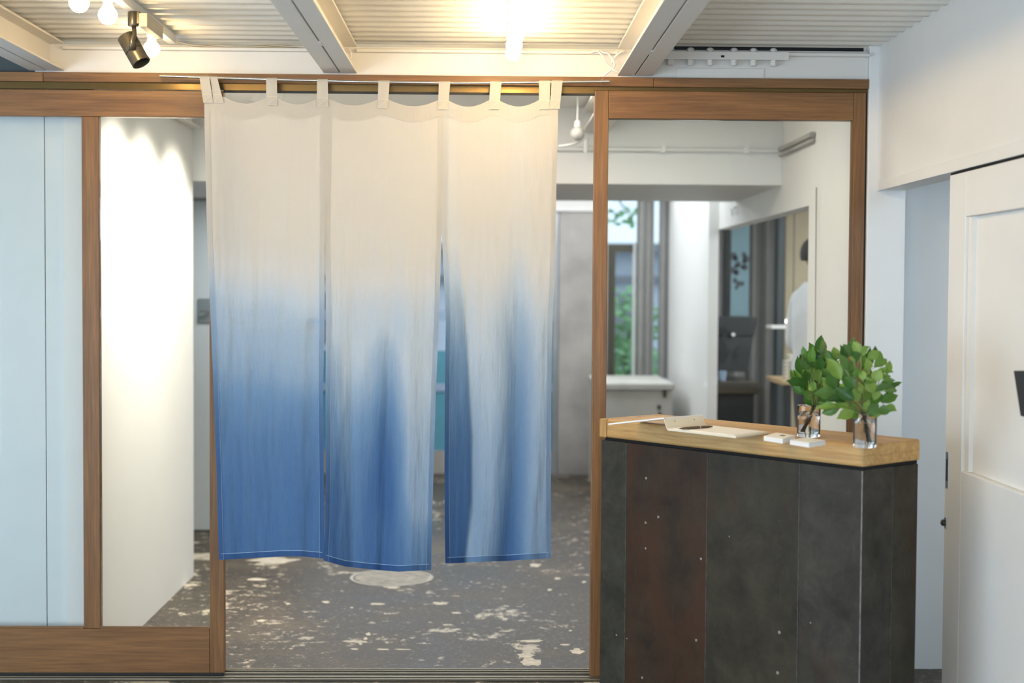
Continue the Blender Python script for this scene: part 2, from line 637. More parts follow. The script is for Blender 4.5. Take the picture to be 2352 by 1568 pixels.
tag(corrugated('ceiling', -4.0, XR + 0.15, -8.6, -0.02, 2.508), 'white painted corrugated steel deck ceiling', 'ceiling', kind=S)
tag(box('ceiling_back', M_PAINT, None, -4.0, 4.4, 0.02, 6.5, 2.52, 2.6), 'flat white ceiling of the rear room beyond the glass', 'ceiling', kind=S)
tag(box('ceiling_closet', M_PAINT, None, XR + 0.16, 4.4, -8.6, 0.0, 2.52, 2.6), 'white ceiling of the space behind the white sliding door', 'ceiling', kind=S)

# right wall of the front room, with the doorway next to the partition
LZ = 1.94        # doorway head
wr = empty('wall_right', (XR, -4, FZ), 'white plastered wall with a doorway beside the counter', 'wall', kind=S)
box('wall_panel', M_PAINT, wr, XR, XR + 0.11, -8.6, -1.86, FZ, 2.52)
box('wall_panel', M_PAINT, wr, XR, XR + 0.11, -1.86, -0.062, LZ, 2.52)
tag(MB().box(XR - 0.006, XR + 0.0, -2.6, -0.062, 1.936, 1.976).build('trim_1', M_PAINTG, bevel=0.002), 'white head track board above the sliding door', 'trim', kind=S)
post = MB().box(1.518, 1.672, -0.06, 0.20, FZ, 2.52).build('trim_2', M_PAINTG, bevel=0.003)
tag(post, 'white corner post at the end of the wooden partition', 'post', kind=S)
tag(box('wall_closet', M_PAINT, None, 2.75, 2.85, -8.6, 0.3, FZ, 2.52), 'pale wall seen through the half open doorway', 'wall', kind=S)
tag(box('wall_closet_end', M_PAINT, None, 1.672, 2.75, 0.10, 0.20, FZ, 2.52), 'end wall of the space behind the sliding door', 'wall', kind=S)
# far side of the front room
wf = empty('wall_front', (0, -8.5, FZ), 'white shop front wall behind the viewer', 'wall', kind=S)
box('wall_panel', M_PAINT, wf, -4.0, -2.7, -8.6, -8.5, FZ, 2.52)
box('wall_panel', M_PAINT, wf, 1.0, XR, -8.6, -8.5, FZ, 2.52)
box('wall_panel', M_PAINT, wf, -2.7, 1.0, -8.6, -8.5, 2.36, 2.52)
box('wall_panel', M_PAINT, wf, -2.7, 1.0, -8.6, -8.5, FZ, 0.33)
tag(box('wall_left', M_PAINT, None, -4.1, -4.0, -8.6, 6.5, FZ, 2.6), 'white side wall beyond the left of the view', 'wall', kind=S)

# ------------------------------------------------------------------ steel frame under the ceiling
BZ = 2.385


def beam(name, x0, x1, y0, y1, label, batten):
    """two channels back to back with a slot between them"""
    e = empty(name, ((x0 + x1) / 2, (y0 + y1) / 2, BZ), label, 'beam', 'white steel ceiling beams', S)
    xm = (x0 + x1) / 2
    t, top = 0.009, 2.498
    for a, b, wx in ((x0, xm - 0.003, (xm - 0.010, xm - 0.003)), (xm + 0.003, x1, (xm + 0.003, xm + 0.010))):
        mb = MB()
        if a == x0:
            pf = [(x0, BZ), (xm - 0.003, BZ), (xm - 0.003, top), (x0, top), (x0, top - t), (xm - 0.012, top - t), (xm - 0.012, BZ + t), (x0, BZ + t)]
        else:
            pf = [(x1, BZ), (x1, BZ + t), (xm + 0.012, BZ + t), (xm + 0.012, top - t), (x1, top - t), (x1, top), (xm + 0.003, top), (xm + 0.003, BZ)]
        mb.prism([(p, y0, q) for p, q in pf], (0, y1 - y0, 0))
        mb.build('channel', M_STEELP, e, bevel=0.0018)
    for yb in batten:
        box('weld_batten', M_STEELP, e, xm - 0.006, xm + 0.006, yb - 0.035, yb + 0.035, BZ - 0.0012, BZ + 0.01)
    return e


beam('steel_beam', -1.800, -1.664, -8.4, -0.046, 'white double channel ceiling beam in the upper left corner', [-2.0])
beam('steel_beam', -0.645, -0.514, -8.4, -0.046, 'white double channel ceiling beam left of the row of bulbs', [-0.72, -2.4])
beam('steel_beam', 0.517, 0.655, -8.4, -0.046, 'white double channel ceiling beam right of the row of bulbs', [-0.60, -2.4])
# girder along the partition
gd = empty('steel_girder', (0, -0.04, 2.38), 'white steel girder lying along the top of the partition', 'beam', kind=S)
box('web', M_STEELP, gd, -1.78, 1.517, -0.045, -0.035, 2.378, 2.490)
for xa, xb in ((-1.663, -0.646), (-0.513, 0.516), (0.656, 1.517)):
    box('flange', M_STEELP, gd, xa, xb, -0.075, -0.0455, 2.466, 2.478, bevel=0.0015)
tag(box('wall_shade_panel', M_DARKP, None, -2.9, -1.781, -0.035, 0.0, 2.378, 2.50), 'dark panel painted for the shaded space above the header in the upper left corner', 'wall', kind=S)  # dark colour stands for shade beyond the left beam
# cover strip behind the deck edge
tag(box('trim_3', M_CABLE, None, -1.70, 0.6, 0.03, 0.05, 2.478, 2.52), 'dusty cream conduit strip at the edge of the deck', 'trim', kind=S)
tag(box('wall_shade_strip', M_HOLE, None, 0.66, 1.517, 0.03, 0.05, 2.478, 2.52), 'black strip painted as the shade between deck and girder at the upper right', 'gap', kind=S)  # black strip colours in the shade above the girder
# bolted splice on the girder right of the right hand beam
sp = empty('splice_plate', (0.98, -0.09, 2.46), 'white bolted splice plate on the girder above the fixed pane', 'splice plate')
a, b = aty(1488, 122, -0.085), aty(1812, 139, -0.085)
MB().box(0.66, aty(1812, 130, -0.085).x, -0.088, -0.076, 2.447, 2.478).build('plate', M_STEELP, sp, bevel=0.001)
box('hole', M_HOLE, sp, aty(1656, 130, -.09).x, aty(1664, 130, -.09).x, -0.0895, -0.087, 2.455, 2.463)
for px in (1541, 1587, 1632, 1687, 1732, 1778):
    X = aty(px, 140, -0.08).x
    MB().lathe([(0.0, 0), (0.0150, 0), (0.0150, 0.019), (0.012, 0.022), (0.0, 0.022)], (X, -0.066, 2.447), (0, 0, -1), 6).build('bolt', M_STEELP, sp)
    MB().lathe([(0.0, 0), (0.0150, 0), (0.0150, 0.012), (0.008, 0.018), (0.0, 0.018)], (X, -0.064, 2.478), (0, 0, 1), 6).build('bolt', M_STEELP, sp)
g2 = box('cover_plate', M_STEELP, None, aty(1555, 160, -.05).x, aty(1755, 160, -.05).x, -0.05, -0.0455, 2.379, 2.418, bevel=0.001)
tag(g2, 'flat white cover plate screwed below the bolted splice', 'plate')

# ------------------------------------------------------------------ partition: header, track, doors
hd = empty('trim_4', (-0.3, -0.05, 2.36), 'brown wooden header over the whole partition', 'trim', kind=S)
xj = aty(99, 175, -0.06).x
MB().box(-2.6, xj - 0.0006, -0.062, 0.055, 2.341, 2.378).build('header_board', M_WX, hd, bevel=0.002)
MB().box(xj + 0.0006, 0.66, -0.062, 0.055, 2.341, 2.378).build('header_board', M_WX, hd, bevel=0.002)
MB().box(0.661, 1.517, -0.062, 0.055, 2.341, 2.378).build('header_board', M_WX, hd, bevel=0.002)
tr = empty('trim_5', (-0.3, -0.02, 2.33), 'bronze sliding track under the wooden header', 'trim', kind=S)
box('track', M_BRASS, tr, -2.6, 0.427, -0.046, -0.036, 2.315, 2.3405)
box('track', M_BRASS, tr, 0.427, 1.517, -0.046, -0.036, 2.3275, 2.3405)
box('track_slot', M_RUB, tr, -2.6, 1.517, -0.0355, 0.05, 2.328, 2.3405)
box('seal', M_RUB, tr, -1.04, 0.43, -0.046, -0.036, 2.306, 2.3148)

d1 = empty('door_1', (-1.8, -0.02, 0), 'brown wooden sliding door with two tall panes at the left', 'door', kind=S)
yF, yB = -0.034, 0.006
MB().box(-2.6, -1.042, yF, yB, 2.209, 2.314).build('top_rail', M_WX, d1, bevel=0.0025)
MB().box(-2.6, -1.100, yF, yB, -0.010, 0.168).build('bottom_rail', M_WX, d1, bevel=0.0025)
MB().box(-1.603, -1.536, yF + 0.004, yB, 0.168, 2.209).build('stile', M_WZ, d1, bevel=0.0025)
MB().box(-1.0995, -1.042, yF, yB, -0.010, 2.208).build('stile', M_WZ, d1, bevel=0.0025)
for xa, xb in ((-2.6, -1.603), (-1.536, -1.0995)):
    box('glazing_bead', M_WX, d1, xa, xb, yF + 0.002, yF + 0.012, 0.1685, 0.177)
box('glass_pane', M_GLASS, d1, -2.6, -1.604, -0.016, -0.010, 0.169, 2.208)
box('glass_pane', M_GLASS, d1, -1.535, -1.100, -0.016, -0.010, 0.169, 2.208)
box('bottom_seal', M_RUB, d1, -2.6, -1.05, -0.03, 0.0, FZ + 0.002, -0.0105)

d2 = empty('door_2', (0.97, 0.0, 0), 'brown wooden glazed panel with one large pane behind the counter', 'door', kind=S)
MB().box(0.428, 0.484, -0.0485, yB, FZ + 0.006, 2.3270).build('stile', M_WZ, d2, bevel=0.0025)
MB().box(1.462, 1.510, -0.0485, yB, FZ + 0.006, 2.3270).build('stile', M_WZ, d2, bevel=0.0025)
MB().box(0.4845, 1.4615, -0.0485, yB, 2.217, 2.3270).build('top_rail', M_WX, d2, bevel=0.0025)
MB().box(0.4845, 1.4615, -0.0485, yB, FZ + 0.006, 0.168).build('bottom_rail', M_WX, d2, bevel=0.0025)
box('glazing_bead', M_WZ, d2, 1.4535, 1.4618, -0.046, -0.036, 0.169, 2.2165)
box('glass_pane', M_GLASS, d2, 0.485, 1.461, -0.016, -0.010, 0.169, 2.216)
box('edge_shade_strip', M_RUB, d2, 1.5105, 1.5175, -0.040, yB, FZ + 0.006, 2.3270)  # black strip painting the shadow gap beside the stile

th = empty('trim_6', (-0.3, -0.03, FZ), 'worn metal floor track under the sliding door', 'trim', kind=S)
box('sill_plate', M_GREYM, th, -2.6, 1.517, -0.10, 0.06, FZ, FZ + 0.003)
for yy in (-0.095, -0.066, -0.005, 0.032, 0.056):
    box('track_rib', M_RIB, th, -2.6, 1.517, yy - 0.003, yy + 0.003, FZ + 0.003, FZ + 0.011, bevel=0.0012)

# ------------------------------------------------------------------ white sliding door in the right wall
d3 = empty('door_3', (XR, -1.6, FZ), 'white framed sliding door with a recessed panel, partly open', 'door', kind=S)
dx0, dx1 = XR + 0.004, XR + 0.042
MB().box(dx0, dx1, -1.090, -0.928, FZ + 0.012, 1.928).build('stile', M_PAINTG, d3, bevel=0.002)
MB().box(dx0, dx1, -2.45, -2.29, FZ + 0.012, 1.928).build('stile', M_PAINTG, d3, bevel=0.002)
MB().box(dx0, dx1, -2.289, -1.091, 1.782, 1.928).build('top_rail', M_PAINTG, d3, bevel=0.002)
MB().box(dx0, dx1, -2.289, -1.091, FZ + 0.012, 0.948).build('lower_panel', M_PAINTG, d3, bevel=0.002)
box('upper_panel', M_PAINTG, d3, dx0 + 0.024, dx0 + 0.030, -2.289, -1.091, 0.949, 1.781)
box('panel_bead', M_PAINTG, d3, dx0 + 0.010, dx0 + 0.024, -1.130, -1.0915, 0.949, 1.781)
pull = MB().box(dx0 - 0.002, dx0 + 0.001, -0.966, -0.938, 0.872, 0.996).build('flush_pull', M_CHROME, d3, bevel=0.0008)
MB().box(dx0 - 0.0028, dx0 - 0.0021, -0.960, -0.944, 0.897, 0.972).build('pull_recess', M_BLACK, pull, bevel=0.0003)
lk = MB().box(dx0 - 0.002, dx0 + 0.001, -0.955, -0.931, 0.736, 0.772).build('lock_plate', M_CHROME, d3, bevel=0.0008)
MB().lathe([(0, 0), (0.011, 0), (0.011, 0.010), (0.007, 0.013), (0, 0.013)], (dx0 - 0.002, -0.941, 0.754), (-1, 0, 0), 20).build('lock_cylinder', M_GREYM, lk, smooth=True)
tag(box('gap_strip', M_HOLE, None, dx0 + 0.002, dx0 + 0.03, -2.4, -0.93, 1.9285, 1.9355), 'dark gap line over the white sliding door', 'gap', kind=S)
tb = empty('black_board', (XR - 0.03, -1.62, 1.1), 'black flat panel at the right edge, hanging in front of the sliding door', 'panel')
q0, q1 = atx(2337, 851, XR - .012), atx(2353, 955, XR - .012)
MB().prism([q0, q1, q1 + Vector((0, -0.30, 0)), q0 + Vector((0, -0.34, 0.02))], (-0.012, 0, 0)).build('board', M_BLACK, tb, bevel=0.002)
MB().box(XR - 0.012, XR + 0.004, -1.75, -1.73, 1.18, 1.22).build('bracket', M_BLACK, tb)

# ------------------------------------------------------------------ rear room
wl = empty('wall_left_rear', (-1.575, 1.0, FZ), 'white side wall behind the sliding door glass, washed by spotlights', 'wall', kind=S)
box('wall_panel', M_PAINT, wl, -1.70, -1.575, 0.06, 1.98, FZ, 2.52)
wb = empty('wall_board', (-2.2, 0.08, FZ), 'pale blue white boarding close behind the left pane', 'wall', kind=S)
xs = -1.781
box('board', M_BOARD, wb, -3.9, xs - 0.0016, 0.075, 0.10, FZ, 2.52, bevel=0.001)
box('board', M_BOARD, wb, xs + 0.0016, -1.576, 0.075, 0.10, FZ, 2.52, bevel=0.001)
box('joint', M_DARKP, wb, xs - 0.004, xs + 0.004, 0.097, 0.101, FZ, 2.52)
beam('steel_beam', -1.66, -1.52, 0.10, 1.96, 'white steel beam over the side wall seen through the left door glass', [])
beam('steel_beam', 0.517, 0.655, 0.10, 1.96, 'white steel beam seen over the opening beside the unlit globe bulb', [])
ds = box('ceiling_drop', M_PAINT, None, -4.0, 1.60, 1.98, 3.40, 2.109, 2.52, bevel=0.004)
tag(ds, 'white dropped ceiling box across the rear room', 'ceiling', kind=S)
cb = empty('conduit', (0, 1.96, 2.3), 'white conduit pipe running along the dropped ceiling box', 'pipe')
MB().tube([(-1.5, 1.962, 2.295), (1.575, 1.962, 2.295)], 0.012, 10).build('pipe', M_PAINTG, cb, smooth=True)
for x in (-0.3, 0.62, 0.95, 1.4):
    MB().box(x - 0.012, x + 0.012, 1.945, 1.98, 2.278, 2.312).build('clip', M_PAINTG, cb)
MB().tube([(1.582, 1.95, 2.300), (1.582, 1.2, 2.300)], 0.014, 8).build('pipe', M_CONC, cb, smooth=True)
MB().tube([(1.582, 1.95, 2.268), (1.582, 1.2, 2.270)], 0.010, 8).build('pipe', M_CONC, cb, smooth=True)
XB = 1.60
wq = empty('wall_right_rear', (XB, 2.5, FZ), 'cream wall of the rear room with a doorway to the side room', 'wall', kind=S)
box('wall_panel', M_PAINT, wq, XB, XB + 0.09, 0.20, 1.33, FZ, 2.52)
box('wall_panel', M_PAINT, wq, XB, XB + 0.09, 1.331, 4.08, 1.962, 2.52)
box('wall_panel', M_PAINT, wq, 1.535, 1.605, 4.081, 6.279, FZ, 2.52)
tag(MB().prism([aty(1874, 430, 1.1), aty(1877, 430, 1.1), aty(1873, 850, 1.1), aty(1871, 850, 1.1)], (0, 0.004, 0)).build('trim_7', M_GREYW), 'thin dark crack line down the cream wall', 'crack', kind=S)
wbk = empty('wall_back', (0, 6.35, FZ), 'rear wall in grey mortar and white plaster between the windows', 'wall', kind=S)
box('wall_panel', M_GREYW, wbk, 0.62, 1.03, 6.3, 6.45, FZ, 2.203)
box('wall_panel', M_GREYW, wbk, -4.0, -2.0, 6.3, 6.45, FZ, 2.52)
box('wall_panel', M_PAINT, wbk, -2.0, 1.03, 6.28, 6.45, 2.204, 2.52)
box('wall_panel', M_PAINT, wbk, 1.031, 1.70, 6.28, 6.45, 2.408, 2.52)
box('wall_panel', M_CONC, wbk, 1.031, 1.70, 6.28, 6.45, FZ, 0.773)
box('wall_panel', M_PAINT, wbk, 1.70, 4.4, 6.30, 6.45, FZ, 2.52)
tag(box('wall_side_room', M_PAINT, None, 4.3, 4.4, 0.2, 6.5, FZ, 2.52), 'far wall of the side room', 'wall', kind=S)

# glazed entrance in the rear wall
gw = empty('window_1', (-0.7, 6.35, FZ), 'glazed entrance with teal lower panels behind the curtain', 'window', kind=S)
for x in (-2.0, -1.13, -0.28, 0.57):
    box('mullion', M_CHROME, gw, x, x + 0.045, 6.34, 6.40, FZ, 2.2)
for x in (-1.95, -1.08, -0.23):
    for z0, z1 in ((0.0, 0.17), (1.30, 1.36), (0.70, 0.74)):
        box('rail', M_GREYW if z0 == 0 else M_BLUEG, gw, x, x + 0.81, 6.35, 6.39, z0 + FZ, z1)
    box('lower_panel', M_TEAL, gw, x, x + 0.81, 6.36, 6.375, 0.17, 0.70)
    box('lower_panel', M_TEAL, gw, x, x + 0.81, 6.36, 6.375, 0.74, 1.02)
    box('glass_pane', M_GLASS, gw, x, x + 0.81, 6.365, 6.37, 1.03, 2.2)
# rear window with drape
gw2 = empty('window_2', (1.3, 6.35, 0.8), 'rear window with a drawn grey drape', 'window', kind=S)
box('glass_pane', M_GLASS, gw2, 1.04, 1.69, 6.40, 6.405, 0.78, 2.40)
box('frame', M_PAINTG, gw2, 1.625, 1.645, 6.36, 6.42, 1.90, 2.405)
box('frame', M_PAINTG, gw2, 1.25, 1.272, 6.36, 6.42, 0.775, 1.95)
box('frame', M_GREYM, gw2, 1.032, 1.25, 6.36, 6.42, 1.87, 1.93)
box('frame', M_GREYM, gw2, 1.032, 1.10, 6.36, 6.42, 0.775, 1.87)


def drape(name, x0, x1, y, z0, z1, folds, amp, mat, label, seed):
    rnd = random.Random(seed)
    n, mb = 90, MB()
    pr = []
    for i in range(n + 1):
        t = i / n
        pr.append((lerp(x0, x1, t), y + amp * math.sin(t * folds * 2 * PI + 0.6 * math.sin(t * 9)) + rnd.uniform(-.002, .002)))
    poly = [(a, b - 0.002) for a, b in pr] + [(a, b + 0.002) for a, b in reversed(pr)]
    for i in range(n):
        a, b = pr[i], pr[i + 1]
        j = len(mb.v)
        mb.add([(a[0], a[1], z0), (b[0], b[1], z0), (b[0], b[1], z1), (a[0], a[1], z1), (a[0], a[1] + .004, z0), (b[0], b[1] + .004, z0), (b[0], b[1] + .004, z1), (a[0], a[1] + .004, z1)],
               [(0, 1, 2, 3), (7, 6, 5, 4)])
    bm_o = mb.build(name, mat)
    return tag(bm_o, label, 'curtain')


drape('window_drape', aty(1462, 600, 6.22).x, aty(1502, 600, 6.22).x, 6.22, 0.80, 2.30, 2.5, 0.02, M_CURT, 'narrow grey drape nearest the bright pane of the rear window', 1)
drape('window_drape', aty(1513, 600, 6.22).x, aty(1536, 600, 6.22).x, 6.22, 0.80, 2.30, 1.5, 0.02, M_CURT, 'grey drape strip between the two thin slits of daylight', 2)
drape('window_drape', aty(1546, 600, 6.22).x, aty(1557, 600, 6.22).x, 6.22, 0.80, 2.30, 1.0, 0.015, M_CURT, 'narrowest grey drape strip beside the white wall end', 3)

# concrete bench below that window
bn = empty('concrete_bench', (1.2, 5.2, FZ), 'pale concrete bench below the rear window', 'bench')
p0, p1 = aty(1380, 880, 4.9), aty(1551, 890, 4.9)
MB().box(p0.x - 0.01, p1.x - .02, 4.9, 5.9, FZ, p0.z - 0.045).build('body', M_CONC, bn, bevel=0.01)
MB().box(p0.x - 0.02, p1.x - .005, 4.86, 5.92, p0.z - 0.045, p0.z).build('slab', M_CONC, bn, bevel=0.006)
for px, py, h in ((1527, 903, 0.06), (1514, 935, 0.03), (1516, 951, 0.025)):
    c = aty(px, py, 4.895)
    box('socket', M_BLACK, bn, c.x - 0.012, c.x + 0.012, 4.885, 4.90, c.z - h / 2, c.z + h / 2, bevel=0.003)

# side room: dark counter with a machine, drape, shelf, person
DC = 4.35
a, b = aty(1640, 876, DC), aty(1737, 905, DC)
a.x = 1.66
ck = empty('dark_counter', (1.8, DC, FZ), 'charcoal counter with a thick top in the side room doorway', 'counter')
MB().box(a.x, aty(1733, 950, DC).x, DC + 0.02, DC + 0.6, FZ, b.z).build('body', M_DKCAB, ck, bevel=0.004)
MB().box(a.x - 0.03, b.x + 0.012, DC - 0.02, DC + 0.63, b.z, a.z + 0.005).build('top', M_GREYM, ck, bevel=0.008)
mc = empty('machine', (1.8, DC + 0.3, 0.9), 'black coffee machine on the charcoal counter', 'machine')
z0, z1, z2 = aty(1700, 855, DC).z, aty(1700, 772, DC).z, aty(1700, 728, DC).z
xl, xr = 1.64, aty(1742, 740, DC).x
MB().prism([(xl, DC + .05, z1), (xr - .02, DC + .05, z1), (xr, DC + .05, z2 - .03), (xr, DC + .05, z2), (xl, DC + .05, z2)], (0, 0.45, 0)).build('hood', M_BLACK, mc, bevel=0.006)
MB().prism([(xl, DC + .06, z0), (xr - .06, DC + .06, z0), (xr - .02, DC + .06, z1), (xl, DC + .06, z1)], (0, 0.42, 0)).build('body', M_DKCAB, mc, bevel=0.006)
for px in (1660, 1672, 1722):
    X = aty(px, 865, DC).x
    MB().tube([(X, DC + .1, z0 + .01), (X, DC + .1, aty(1700, 876, DC).z + .004)], 0.007, 8).build('foot', M_BLACK, mc)
c = aty(1684, 768, DC + .05)
MB().lathe([(0, 0), (.012, 0), (.012, .012), (0, .012)], c, (0, -1, 0), 14).build('indicator', M_WHITE, mc)
c = aty(1645, 850, DC)
cup = MB().lathe([(0, 0), (.022, 0), (.028, .07), (.025, .07), (.02, .006), (0, .006)], (c.x + .05, DC + .02, aty(1700, 876, DC).z + .004), (0, 0, 1), 20).build('paper_cup', M_BLUEG, smooth=True)
tag(cup, 'small pale blue cup beside the black machine', 'cup')
drape('room_drape', aty(1630, 600, 5.6).x, aty(1806, 600, 5.6).x, 5.6, FZ + .02, 2.30, 5.0, 0.05, M_CURT, 'tall grey curtain behind the black machine', 5)
# window reflection painted as a teal strip with dark leaf silhouettes
refl_strip = empty('reflection_strip', (1.9, 5.4, 1.0), 'teal strip painted as a window reflection with leaf silhouettes by the grey curtain', 'reflection_strip')
a, b = aty(1680, 520, 5.45), aty(1719, 760, 5.45)
MB().box(a.x, b.x, 5.45, 5.455, b.z, 2.1).build('cloth', plain('teal_reflection', (0.20, 0.32, 0.36), .9), refl_strip)  # teal sheet whose colour stands for the reflected window
for X in (a.x + .01, b.x - .01):
    MB().tube([(X, 5.4525, 2.1), (X, 5.4525, 2.519)], .002, 5).build('cord', M_GREYM, refl_strip)
rr = random.Random(4)
for k in range(16):
    cx, cy = rr.uniform(1682, 1716), rr.choice((590, 605, 620, 640, 655))
    c = aty(cx, cy + rr.uniform(-8, 8), 5.447)
    r = rr.uniform(.015, .03)
    MB().prism([(c.x + r * math.cos(q), 5.4485, c.z + r * 1.2 * math.sin(q)) for q in [i * PI / 3 for i in range(6)]], (0, 0.0015, 0)).build('reflected_leaf', M_DARKP, refl_strip)
dp = box('column', M_DARKP, None, aty(1786, 700, 5.3).x, aty(1800, 700, 5.3).x, 5.3, 5.42, FZ, 2.4)
tag(dp, 'dark slim column right of the grey curtain', 'column', kind=S)
tag(box('wall_side_back', plain('tan_wall', (0.42, 0.36, 0.24), .8), None, aty(1803, 700, 5.5).x, 3.6, 5.5, 5.6, FZ, 2.3), 'tan wall behind the person in the side room', 'wall', kind=S)
# work table with glassware
TY = 3.75
tz = aty(1810, 874, TY).z
tx = aty(1795, 874, TY).x
wt = empty('work_table', (tx + .4, TY + .3, FZ), 'pale wooden work table beside the person in the side room', 'table')
MB().box(tx, tx + 0.9, TY, TY + 0.55, tz - 0.03, tz).build('tabletop', M_TABLE, wt, bevel=0.004)
for (lx, ly) in ((tx + .05, TY + .04), (tx + .85, TY + .04), (tx + .05, TY + .5), (tx + .85, TY + .5)):
    box('leg', M_DKCAB, wt, lx - .022, lx + .022, ly - .022, ly + .022, FZ, tz - .031)
box('shelf', M_TABLE, wt, tx + .03, tx + .87, TY + .03, TY + .52, 0.45, 0.475)
for i, (px, h, lab) in enumerate(((1803, .13, 'stack of clear glasses at the near end of the work table'), (1814, .17, 'tall stack of clear glasses in the middle of the work table'), (1826, .15, 'stack of pale glasses closest to the person'))):
    X = aty(px, 860, TY + .1).x
    pr = [(0, 0)]
    for k in range(5):
        pr += [(.018, k * h / 5), (.024, k * h / 5 + h / 5.6), (.021, k * h / 5 + h / 5.3)]
    pr += [(0, h)]
    tag(MB().lathe(pr, (X + .005, TY + .1 + .05 * (i % 2), tz + .001), (0, 0, 1), 18).build('glass_stack', plain('cloudy_glass_%d' % i, (.55, .53, .46), .2), smooth=True), lab, 'glasses', 'glass stacks on the work table')
sh = box('shelf_board', M_PAINTG, None, tx - .02, tx + 0.5, TY + .25, TY + .45, aty(1810, 748, TY + .25).z - .02, aty(1810, 748, TY + .25).z)
tag(sh, 'white shelf board above the glass stacks', 'shelf')
lmp = empty('task_lamp', (tx + .03, TY + .2, 1.2), 'short glowing strip lamp above the glass stacks', 'lamp')
c0, c1 = aty(1805, 738, TY + .3), aty(1828, 738, TY + .3)
MB().tube([c0, c1], .011, 10).build('tube', M_TASK, lmp, smooth=True)
MB().box(c0.x, c1.x, TY + .29, TY + .31, c0.z + .012, c0.z + .028).build('housing', M_PAINTG, lmp)
MB().tube([(c1.x - .02, TY + .3, c0.z + .028), (c1.x - .02, TY + .3, 2.52)], .004, 6).build('cord', M_GREYM, lmp)


